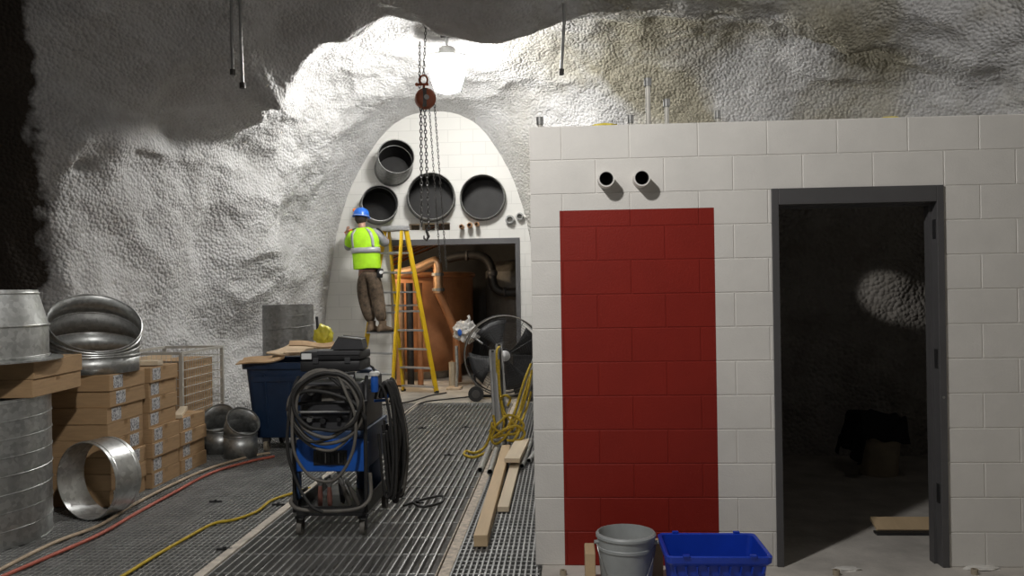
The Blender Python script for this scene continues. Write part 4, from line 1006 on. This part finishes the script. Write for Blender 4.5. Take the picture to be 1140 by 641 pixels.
# ================================================================== FAN, STAND, POSTS, LUMBER
def fan():
    FY = 12.55; c = at(561, 395, FY); R = .59; r = root('drum_fan', V(c.x, FY, 0), 'large black drum fan with wire guard on wheels before the doorway', 'fan'); cz = c.z; rx = Matrix.Translation((0, 0, cz)) @ Matrix.Rotation(math.radians(8), 4, 'Z') @ Matrix.Rotation(PI / 2, 4, 'X')
    b = MB(); b.lathe([(R, -.10), (R, -.17), (R - .012, -.17), (R - .012, -.10)], 64, rx, closed=True); b.build('drum', 'black', r, 40)
    for z in (.175, -.175):
        b = MB(); b.tube([rx @ V(R * math.cos(a), R * math.sin(a), z) for a in [2 * PI * k / 64 for k in range(64)]], .011, 8, close=True); b.build('rim', 'hose_grey' if z > 0 else 'black', r, 60)
    b = MB()
    for k in range(1, 17):
        rad = R * k / 17; b.tube([rx @ V(rad * math.cos(a), rad * math.sin(a), .19 + .03 * (1 - (k / 17) ** 2)) for a in [2 * PI * j / 48 for j in range(48)]], .0022, 4, close=True)
    for k in range(12):
        a = 2 * PI * k / 12; b.tube([rx @ V(rad * math.cos(a), rad * math.sin(a), .19 + .03 * (1 - (rad / R) ** 2)) for rad in (.06, .3, R)], .004, 4)
    b.build('guard_mesh', 'black_metal', r, 60)
    b = MB(); b.lathe([(0, .235), (.065, .23), (.08, .22), (.08, .19), (0, .19)], 24, rx); b.build('badge', 'alu', r, 40)
    b = MB(); b.cyl(rx @ V(0, 0, .10), rx @ V(0, 0, -.16), .10, seg=24); b.build('motor', 'black_metal', r, 40)
    for k in range(4):
        a0 = 2 * PI * k / 4 + .4; b = MB(); g = []
        for i in range(7):
            rad = .09 + (R - .06 - .09) * i / 6; row = []
            for j in range(5):
                a = a0 + (j / 4 - .5) * (.5 + .5 * i / 6); row.append(b.bm.verts.new(rx @ V(rad * math.cos(a), rad * math.sin(a), .05 + .10 * (j / 4 - .5))))
            g.append(row)
        for p, q in zip(g, g[1:]):
            for j in range(4): b.bm.faces.new((p[j], p[j + 1], q[j + 1], q[j]))
        o = b.build('blade', 'black', r, 60); baked(o, [('SOLIDIFY', dict(thickness=.006, offset=0))])
    for sx in (-1, 1):
        b = MB(); x = sx * .40; b.cyl((x, -.30, .115), (x, -.24, .115), .113, seg=28); o = b.build('wheel', 'rubber', r, 40)
        b = MB(); b.cyl((x, -.31, .115), (x, -.235, .115), .06, seg=20); b.build('wheel_hub', 'chain', o, 40)
        b = MB(); b.tube([(x, -.27, .115), (x * 1.0, -.10, .16), (x * 1.12, .0, .32), (x * 1.12, .0, .46)], .018, 8); b.tube([(x, .25, .03), (x, -.10, .16)], .016, 8); b.build('support', 'black_metal', r, 60)
    b = MB(); b.tube([(-.42, .25, .022), (.42, .25, .022)], .02, 8); b.build('foot_bar', 'black_metal', r, 60)
fan()
def cabinet():
    c = at(584, 394, 13.0); r = root('steel_cabinet', (c.x + .06, 13.05, 0), 'dark steel cabinet behind the drum fan, half hidden by the block room', 'cabinet')
    b = MB(); b.bx((-.24, -.12, .06), (.24, .12, c.z), .01); b.build('body', 'black_metal', r)
    b = MB(); b.bx((-.255, -.13, c.z + .001), (.255, .13, c.z + .025), .005); b.build('top', 'case_grey', r)
    b = MB(); b.bx((-.22, -.10, 0), (.22, .10, .06)); b.build('base', 'black', r)
cabinet()
def stand():
    p = fl(506, 433); r = root('wrapped_lamp_stand', V(p.x, p.y, 0), 'equipment wrapped in crinkled clear plastic on a grey stand beside the fan', 'stand')
    b = MB(); b.box((0, 0, .02), (.24, .30, .035), None, .008); b.build('base', 'hose_tan', r)
    b = MB(); b.tube([(.03, 0, .03), (.05, 0, .35), (.04, 0, .72)], .028, 10); b.build('post', 'galv', r, 50)
    h = at(519, 369, p.y - .05) - V(p.x, p.y, 0)
    b = MB(); b.blob(h, .165, (1.15, .9, 1.0), .5, 3.2, 4, 8); b.blob(h + V(-.10, 0, .03), .10, (1, .9, 1.3), .5, 4, 3, 2); b.tube([h + V(.02, 0, .1), h + V(.06, -.02, .22), h + V(.04, 0, .26)], [.04, .02, .03], 8); b.build('plastic_wrap', 'plastic_bag', r, 60)
    b = MB(); b.ball(h + V(-.09, -.15, -.01), .045, (.8, .4, 1.3)); b.build('blue_patch', 'blue', r, 60)
    b = MB(); b.tube([h + V(.1, -.05, -.06), h + V(.2, -.08, -.14), h + V(.28, -.08, -.20)], .018, 8); b.build('arm', 'galv', r, 60)
    q = at(502.5, 413, p.y + .02); t = root('foam_roll', V(q.x - .03, p.y + .33, 0), 'upright cream roll standing behind the wrapped stand', 'roll'); b = MB(); b.cyl((0, 0, .02), (0, 0, .42), .055, seg=20); b.build('sleeve', 'tan', t, 40); b = MB(); b.cyl((0, 0, 0), (0, 0, .44), .022, seg=12); b.build('core', 'card', t, 40)
stand()
def channel(p, q, w, label):
    p, q = Vector(p), Vector(q); r = root('strut_channel', p, label, 'post', group='grey strut posts tied with yellow rope'); d = q - p
    m = d.to_track_quat('Z', 'Y').to_matrix().to_4x4(); L = d.length; b = MB(); t = .005
    pr = [(-w, -w), (w, -w), (w, w), (w * .45, w), (w * .45, w - t), (w - t, w - t), (w - t, -w + t), (-w + t, -w + t), (-w + t, w - t), (-w * .45, w - t), (-w * .45, w), (-w, w)]
    b.prism([m @ V(x, y, 0) for x, y in pr], d); b.build('channel', 'strut_grey', r)
    b = MB(); b.box(m @ V(0, 0, L + .004), (w * 2.1, w * 2.1, .008), m); b.build('end_cap', 'galv_dull', r)
base = fl(554.5, 499); 
channel((base.x, base.y, .002), at(548, 391, base.y + .35), .034, 'grey strut post standing nearest the camera in the roped bundle')
channel((base.x + .07, base.y + .22, .002), at(555, 384, base.y + .6), .034, 'grey strut post behind its twin, reaching highest in the roped bundle')
b0 = fl(566, 492); channel((b0.x, b0.y, .002), (WX - .06, b0.y + .25, 1.05), .03, 'grey strut post leaning against the block room side wall')
def rope():
    r = root('yellow_rope', (base.x, base.y, 0), 'yellow and black rope looped round the grey strut posts', 'rope'); O = V(base.x, base.y, 0); Rn = random.Random(5)
    S = lambda pts, n=7: spline([Vector(p) - O for p in pts], n)
    y = base.y
    strands = [
        [at(556, 386, y + .5), at(553, 392, y + .26), at(554, 420, y + .25), at(557, 445, y + .2), at(561, 470, y + .1), at(558, 485, y - .02)],
        [at(548, 470, y - .06), at(546, 482, y - .06), at(543, 492, y - .06), fl(537, 500, .016), fl(528, 504, .016), fl(519, 502, .016), fl(517, 506, .016), fl(527, 509, .016), fl(538, 505, .03), fl(545, 500, .03)],
        [at(591, 405, y + .45), at(585, 420, y + .30), at(579, 438, y + .2), at(574, 455, y + .1), at(568, 470, y - .05), at(562, 480, y - .1)],
        [at(592, 412, y + .5), at(588, 432, y + .4), at(582, 452, y + .3), at(576, 468, y + .1), at(570, 478, y - .05)],
        [at(591, 436, y + .6), at(587, 452, y + .5), at(580, 470, y + .2), at(572, 484, y - .1)],
        [at(545, 480, y - .05), at(556, 470, y - .08), at(566, 462, y - .06), at(577, 466, y - .04), at(583, 474, y - .06), at(575, 482, y - .1), at(562, 484, y - .12), at(550, 487, y - .12)],
        [at(557, 443, y + .12), at(563, 440, y - .0), at(568, 444, y + .1), at(565, 452, y + .1)],
        [at(549, 462, y - .08), at(551, 476, y - .08), at(547, 488, y - .1), at(552, 494, y - .12), at(561, 488, y - .15), at(570, 476, y - .1)],
        [at(590, 418, y + .5), at(583, 440, y + .35), at(577, 460, y + .2), at(566, 476, y - .05), at(556, 480, y - .1), at(547, 474, y - .1)],
        [at(555, 400, y + .27), at(556, 430, y + .24), at(560, 455, y + .1), at(568, 468, y - .02), at(578, 478, y - .1), at(572, 490, y - .2)],
        [at(548, 488, y - .13), at(562, 478, y - .16), at(576, 474, y - .14), at(584, 482, y - .1), at(578, 490, y - .2), at(564, 490, y - .22)]]
    for p in strands:
        b = MB(); b.tube(S(p), .0135, 7); b.build('strand', 'rope', r, 60)
rope()
def lumber(px_end, Y0, Y1, x_end_far, w, h, z, mat, label, name='lumber_board'):
    p = at(*px_end, Y0); q = V(x_end_far, Y1, 0); o_ = V(p.x, Y0, z + h / 2); d = V(q.x, Y1, z + h / 2) - o_
    b = MB(); b.bar(V(0, 0, 0), d, w, h, 0, .004); o = b.build(name, mat, None, None, o_); tag(o, label, 'wood', 'boards lying on the grating by the block room'); return o
lumber((535, 606), 5.33, 8.45, -.60, .089, .075, .002, 'wood', 'longest lumber board lying on the grating, its end closest to the camera')
lumber((560, 566), 6.17, 8.2, -.47, .085, .04, .002, 'wood_pale', 'pale lumber board lying between the longest board and the block room')
lumber((570, 513), 7.55, 8.55, -.44, .14, .04, .079, 'wood_pale', 'short wide board lying across the top of the lumber')
for (px, lab, rr_, Y1, xf) in (((534.5, 523), 'grey conduit pipe on the grating, farthest from the block room', .027, 8.6, -.78), ((545.5, 525), 'grey conduit pipe lying against the longest lumber board', .027, 8.6, -.70), ((581, 518), 'thin grey pipe beside the short board on the grating', .024, 9.0, -.37), ((588.5, 512), 'thin grey pipe lying closest to the block room side wall', .024, 9.2, -.20)):
    g = fl(px[0], px[1] + 4); r = root('conduit_pipe', (g.x, g.y, rr_ + .002), lab, 'pipe', group='pipes lying beside the lumber'); d = V(xf, Y1, 0) - V(g.x, g.y, 0)
    q = d.to_track_quat('Z', 'Y').to_matrix().to_4x4(); L = d.length
    b = MB(); b.lathe([(rr_, 0), (rr_, L), (rr_ * .82, L), (rr_ * .82, 0)], 20, q, closed=True); b.build('pipe', 'galv', r, 40)
    b = MB(); b.lathe([(rr_ * .8, .02), (rr_ * .8, L), (rr_ * .7, L), (rr_ * .7, .02)], 16, q, closed=True); b.build('bore', 'black', r, 40)

# ================================================================== HOSES ON THE FLOOR
def hose(name, pts, rad, mat, label, cat='hose', z=None):
    P3 = [fl(x, y, rad) for x, y in pts]
    b = MB(); b.tube(spline(P3, 10), rad, 8); o = b.build(name, mat, None, 60); return tag(o, label, cat)
hose('tan_hose', [(-30, 652), (0, 634), (60, 604), (112, 584), (146, 563), (192, 539), (234, 521), (278, 508), (300, 504)], .013, 'hose_tan', 'pale tan hose running along the floor past the cartons')
hose('red_hose', [(-30, 660), (0, 643), (60, 617), (112, 594), (152, 571), (192, 549), (236, 526), (280, 513), (305, 508)], .013, 'hose_red', 'dusty red hose running beside the pale tan hose')
hose('extension_cord', [(118, 652), (140, 639), (172, 619), (205, 600), (237, 583), (262, 578), (286, 569), (302, 557), (325, 549), (345, 543)], .011, 'cord_yellow', 'yellow extension cord winding across the grating to the cart', 'cord')
hose('floor_cable', [(445, 470), (452, 460), (462, 452), (474, 447), (500, 444), (530, 441), (560, 440)], .010, 'rubber', 'dark cable snaking over the concrete strip to the fan', 'cable')
hose('floor_cable', [(400, 452), (430, 450), (455, 447), (480, 440), (497, 437)], .011, 'chain', 'grey cable on the concrete strip running to the wrapped stand', 'cable')
# lifting lugs in the grating
for x, y, lab in ((250, 612, 'small dark grating clip next to the pale flat bar, closest to the camera'), (310, 562, 'small dark grating clip between yellow cord and cart'), (240, 559, 'small dark grating clip at the pale seam of the grating'), (465, 560, 'small dark grating clip on the bar grating beside the cart'), (470, 477, 'small dark grating clip behind the cart, on its cable side'), (518, 476, 'small dark grating clip closest to the rope tail'), (500, 507, 'small dark grating clip between rope tail and cart')):
    p = fl(x, y); b = MB(); b.box((0, 0, .006), (.10, .022, .012), None, .003); b.cyl((0, 0, .0), (0, 0, .020), .011, seg=10); o = b.build('grating_clip', 'black', None, None, (p.x, p.y, .0005)); tag(o, lab, 'clip', 'clips on the floor grating')

# ================================================================== RIGHT FOREGROUND
def bucket():
    r = root('bucket', (.318, 4.60, 0), 'grey plastic bucket with a wire bail before the red panel', 'bucket')
    b = MB(); b.lathe([(.0, 0), (.128, 0), (.133, .006), (.152, .225), (.157, .228), (.157, .242), (.154, .246), (.157, .288), (.163, .291), (.163, .303), (.156, .311), (.148, .313), (.146, .306), (.144, .22), (.126, .012), (0, .012)], 56); b.build('pail', 'bucket', r, 30)
    b = MB(); b.tube(spline([(-.158, -.03, .265), (-.150, -.075, .22), (-.10, -.128, .10), (-.02, -.147, .035), (.07, -.138, .07), (.13, -.09, .17), (.158, -.03, .265)], 8), .0035, 6); b.build('bail', 'steel', r, 60)
    for sx in (-1, 1):
        b = MB(); b.cyl((sx * .150, -.03, .265), (sx * .172, -.034, .265), .011, seg=14); b.build('lug', 'bucket', r, 40)
    b = MB(); b.lathe([(0, .19), (.1405, .19)], 40); b.build('residue', 'concrete', r)
bucket()
def tote():
    r = root('recycling_tote', (.757, 4.45, 0), 'open bright blue plastic tote on the floor before the block wall', 'tote'); H = .285
    def ring(w, d, z, rad=.03):
        out = []
        for (sx, sy, a0) in ((1, 1, 0), (-1, 1, 90), (-1, -1, 180), (1, -1, 270)):
            for k in range(5):
                a = math.radians(a0 + 90 * k / 4); out.append(V(sx * (w / 2 - rad) + rad * math.cos(a), sy * (d / 2 - rad) + rad * math.sin(a), z))
        return out
    W, D = .525, .41
    b = MB(); b.rings([ring(W * .82, D * .80, 0), ring(W * .94, D * .93, H), ring(W * .935, D * .92, H), ring(W * .81, D * .785, .008)], caps=(True, True)); b.build('tub', 'tote_blue', r, 35)
    b = MB(); b.rings([ring(W * .945, D * .935, H - .045), ring(W, D, H - .03), ring(W * 1.01, D * 1.012, H), ring(W * .985, D * .98, H + .006), ring(W * .935, D * .92, H)], caps=(False, False)); b.build('rim', 'tote_blue', r, 35)
    for k in range(9): x = -.22 + .055 * k; b = MB(); b.bar((x, -D * .485, H - .05), (x * .97, -D * .465, H - .085), .006, .01); b.build('rib', 'tote_blue', r)
    for x in (-.165, .165):
        for y in (D * .50, -D * .50):
            b = MB(); b.box((x, y, H + .008), (.035, .022, .014), None, .004); b.build('lug', 'tote_blue', r)
tote()
b = MB(); b.box((0, 0, .108), (.055, .19, .216), None, .005); o = b.build('wood_block', 'wood', None, None, (.122, 4.62, .0)); tag(o, 'short wooden block on edge between the bucket and the wall', 'wood')
b = MB(); b.box((0, 0, .11), (.06, .09, .22), None, .005); o = b.build('wood_offcut', 'wood', None, None, (.50, 4.75, .0)); tag(o, 'upright wood offcut in the gap between bucket and blue tote', 'wood')
for x, y, lab in ((627, 640, 'cut steel anchor stub in the floor under the red panel corner'), (931, 640, 'cut steel anchor stub in the floor before the doorway'), (1085, 639, 'cut steel anchor stub in the floor beyond the door frame')):
    p = fl(x, y); r = root('anchor_stub', (p.x, p.y, 0), lab, 'bolt', group='anchor stubs along the block wall')
    b = MB(); b.lathe([(.019, 0), (.019, .03), (.013, .03), (.013, 0)], 18, closed=True); b.build('tube', 'tan', r, 40)
    b = MB(); b.cyl((0, 0, 0), (0, 0, .026), .009, seg=10); b.build('rod', 'black_metal', r, 40)
for x, y, s_, lab in ((932, 636, .05, 'pale mortar dab on the floor around the doorway anchor'), (1083, 635, .06, 'pale mortar dab against the wall beyond the door')):
    p = fl(x, y); b = MB(); b.blob((0, 0, 0), s_, (1.5, .7, .2), .5, 3, 3, x); o = b.build('mortar_dab', 'white_block', None, 60, (p.x + .06, p.y + .03, .004)); tag(o, lab, 'mortar', 'mortar dabs on the floor')
# inside the dark room
def room_things():
    p = fl(978, 527); r = root('pail', (p.x, p.y, 0), 'tan pail in the dark room with a jacket over it', 'bucket')
    k = p.y / 935
    R = 23 * k
    b = MB(); b.lathe([(0, 0), (R * .86, 0), (R, 44 * k), (R * 1.04, 44 * k), (R * 1.04, 46 * k), (R * .94, 46 * k), (R * .82, .01), (0, .01)], 40); b.build('body', 'tan', r, 35)
    b = MB(); b.lathe([(R * .97, 36 * k), (R * 1.03, 36 * k), (R * 1.03, 38 * k), (R * .97, 38 * k)], 40, closed=True); b.build('band', 'tan', r, 35)
    j = root('jacket', (p.x, p.y, 47 * k + .055), 'dark jacket draped over the tan pail in the dark room', 'jacket')
    bm = bmesh.new(); n = 44; rows = []
    xa, xb, ya = -R - .36, R * .95, R + .24
    for i in range(n + 1):
        row = []
        for jj in range(n + 1):
            u, v = i / n, jj / n; x = xa + (xb - xa) * u; y = (2 * v - 1) * ya
            ex, ey = max(0, -x - R * 1.06), max(0, abs(y) - R * 1.02); drop = math.hypot(ex, ey * .8)
            xx = max(x, -R * 1.06) - .22 * ex - .03 * math.sin(y * 22) * min(1, ex * 6); yy = math.copysign(min(abs(y), R * 1.02) + .25 * ey, y)
            q_ = V(x * 6, y * 6, 2.5)
            z = .045 + 9 * k * (1 - u * .6) + .05 * noise.noise(q_) + .025 * noise.noise(q_ * 2.3) - drop
            row.append(bm.verts.new((xx + .02 * noise.noise(q_ + V(5, 0, 0)), yy + .02 * noise.noise(q_ + V(0, 7, 0)), max(z, -47 * k - .02))))
        rows.append(row)
    for a, c in zip(rows, rows[1:]):
        for q in range(n): bm.faces.new((a[q], a[q + 1], c[q + 1], c[q])).smooth = True
    me = bpy.data.meshes.new('cloth'); bm.to_mesh(me); bm.free(); me.materials.append(M['cloth_dark']); o = bpy.data.objects.new('cloth', me); COL.objects.link(o); o.parent = j
    baked(o, [('SOLIDIFY', dict(thickness=.02, offset=1))])
    q0 = fl(978, 592); q1 = fl(1040, 597)
    b = MB(); b.box((0, 0, .035), (.50, .14, .022), (.35, 0, 0), .003); o = b.build('loose_board', 'wood', None, None, (q0.x + .24, q0.y + .06, .0)); tag(o, 'wooden board lying on the floor just inside the door', 'wood')
    b = MB(); b.box((0, 0, .008), (.56, .07, .016), None, .003); o = b.build('dark_strip', 'black', None, None, (q0.x + .24, q0.y - .05, .0)); tag(o, 'black strip on the floor along the wooden board inside the door', 'strip')
room_things()

# ================================================================== PLANT ROOM CONTENTS
def plant():
    r = root('copper_tank', (-2.72, 15.95, 0), 'big orange-brown clad tank glowing beyond the doorway', 'tank')
    R = .98; b = MB()
    rings = []
    for i in range(26):
        z = .16 + 1.80 * i / 25; row = []
        for k in range(72):
            a = 2 * PI * k / 72; rad = R * (1 - .32 * smooth((.55 - z) / .5)) + .035 * noise.noise(V(math.cos(a) * 3, math.sin(a) * 3, z * 1.4))
            row.append(V(rad * math.cos(a), rad * math.sin(a), z))
        rings.append(row)
    b.rings(rings, caps=(True, True)); b.build('cladding', 'copper_sheet', r, 50)
    b = MB(); b.tube([(R * 1.01 * math.cos(a), R * 1.01 * math.sin(a), 1.93) for a in [2 * PI * k / 64 for k in range(64)]], .05, 8, close=True); b.build('top_rim', 'copper', r, 60)
    b = MB(); b.lathe([(0, 0), (.5, 0), (.55, .16), (0, .16)], 40); b.build('plinth', 'concrete_dusty', r, 40)
    # wrapped pipe over the front
    p = [at(424, 306, 14.5), at(440, 305, 14.5), at(462, 300, 14.5), at(478, 293, 14.5), at(485, 291, 14.5), at(487, 297, 14.5), at(487.5, 310, 14.5), at(488, 326, 14.5)]
    c = p[0]; q = root('wrapped_pipe', c, 'shiny foil-wrapped copper pipe bending down beside the orange tank', 'pipe')
    b = MB(); b.tube(spline([x - c for x in p], 6), .085, 14); b.build('run', 'copper_foil', q, 60)
    b = MB(); e = p[-1] - c; b.tube([e, at(493, 336, 14.5) - c, at(500, 352, 14.6) - c, at(508, 372, 14.7) - c, at(510, 425, 14.7) - c], .07, 12); b.build('drop', 'copper_sheet', q, 60)
    for px in ((487, 305), (488, 322)):
        x = at(*px, 14.5) - c; b = MB(); b.cyl(x + V(0, 0, .02), x + V(0, 0, -.03), .11, seg=20); b.build('flange', 'steel', q, 40)
    for i, (a, e, rr_) in enumerate((((424, 301), (500, 268), .022), ((424, 296), (505, 262), .026), ((424, 290), (495, 266), .02), ((424, 277), (490, 250), .018), ((424, 283), (470, 268), .022))):
        p0, p1 = at(*a, 14.95), at(*e, 17.2); b = MB(); b.tube([V(0, 0, 0), (p1 - p0) * .5 + V(0, 0, .02), p1 - p0], rr_, 8); o = b.build('copper_pipe', 'copper', None, 60, p0); tag(o, 'thin bare copper pipe in the slanted bundle under the doorway head', 'pipe', 'slanted copper pipes in the plant room')
    for x, lab, mat, rr_ in ((446, 'upright bright copper pipe inside the doorway, behind the ladder rails', 'copper_foil', .075), (457, 'upright dark filler for the shaded gap past the bright copper pipe', 'black_metal', .06), (468, 'upright copper pipe against the front of the orange tank', 'copper_sheet', .05)):  # the dark upright is added for the shade in the gap between pipes
        p0 = fl(x, 420); p0 = at(x, 400, 14.35); o_ = V(p0.x, 14.35, 0); t = root('riser_pipe', o_, lab, 'pipe'); b = MB(); b.cyl((0, 0, 0), (0, 0, 1.78), rr_, seg=18); b.build('pipe', mat, t, 40)
        b = MB(); b.cyl((0, 0, 0), (0, 0, .03), rr_ * 1.12, seg=18); b.build('base', 'black_metal', t, 40)
    c = at(505, 288, 16.0); t = root('black_pipe', c, 'black insulated pipe with two elbows on the dark plant room wall', 'pipe')
    p = [at(498, 288, 16), at(512, 285, 16), at(530, 284, 16), at(541, 288, 16), at(547, 298, 16), at(548, 310, 16), at(551, 320, 16), at(560, 325, 16), at(576, 325, 16)]
    b = MB(); b.tube(spline([x - c for x in p], 6), .085, 14); b.build('run', 'black', t, 60)
    for px in ((520, 284.5), (548, 304), (562, 325)):
        x = at(*px, 16) - c; b = MB(); b.ball(x, .105, (1, 1, .9) if px[0] == 548 else (.5, 1, 1)); b.build('coupling', 'case_grey', t, 60)
    t = root('grey_vessel', (-.95, 17.0, 0), 'dark grey upright vessel half hidden behind the copper pipe', 'tank')
    b = MB(); b.lathe([(0, 0), (.62, 0), (.62, 2.0), (.45, 2.2), (0, 2.25)], 48); b.build('shell', 'hose_grey', t, 40)
    b = MB(); b.lathe([(.625, 1.0), (.64, 1.0), (.64, 1.06), (.625, 1.06)], 48, closed=True); b.build('band', 'chain', t, 40)
plant()

# ================================================================== LIGHT
def light(name, typ, loc, energy, col=(1, 1, 1), size=.15, **k):
    d = bpy.data.lights.new(name, typ); d.energy = energy; d.color = col
    if typ in ('POINT', 'SPOT'): d.shadow_soft_size = size
    for a, v in k.items(): setattr(d, a, v)
    o = bpy.data.objects.new(name, d); COL.objects.link(o); o.location = loc; return o
o = light('lamp_near', 'SPOT', V(-1.05, 2.6, 3.95), 325, (1, .975, .945), .10, spot_size=math.radians(165), spot_blend=.3); o.rotation_euler = (math.radians(13), math.radians(-25), 0)
light('fill_rear', 'POINT', V(-6.0, -3.0, 4.2), 130, (1, .975, .945), .15)  # added fill behind the camera, lifts the near roof; no known source
light('fill_over_room', 'POINT', V(4.3, 5.5, 4.0), 75, (1, .98, .97), .15)  # unseen fill added to brighten the rock above the block room
light('lamp_plant_room', 'POINT', V(-3.6, 14.3, 2.5), 125, (1, .77, .52), .12)
o = light('dark_room_patch_spot', 'SPOT', V(.75, 6.9, 2.42), 60, (1, .96, .9), .02, spot_size=math.radians(10.5), spot_blend=.6)  # added spot that makes the bright patch on the back wall
o.rotation_euler = (at(980, 325, 8.1) - o.location).to_track_quat('-Z', 'Y').to_euler()
light('fill_dark_room', 'POINT', V(2.6, 6.2, 2.4), 1.6, (1, .93, .85), .05)  # weak fill added to lift the darkness inside the room
w = bpy.data.worlds.new('world'); scene.world = w; w.use_nodes = True
w.node_tree.nodes['Background'].inputs['Color'].default_value = (.9, .93, 1, 1); w.node_tree.nodes['Background'].inputs['Strength'].default_value = .03

vs = scene.view_settings
vs.view_transform = 'Standard'; vs.look = 'None'; vs.gamma = 1; vs.exposure = 0; vs.use_curve_mapping = False
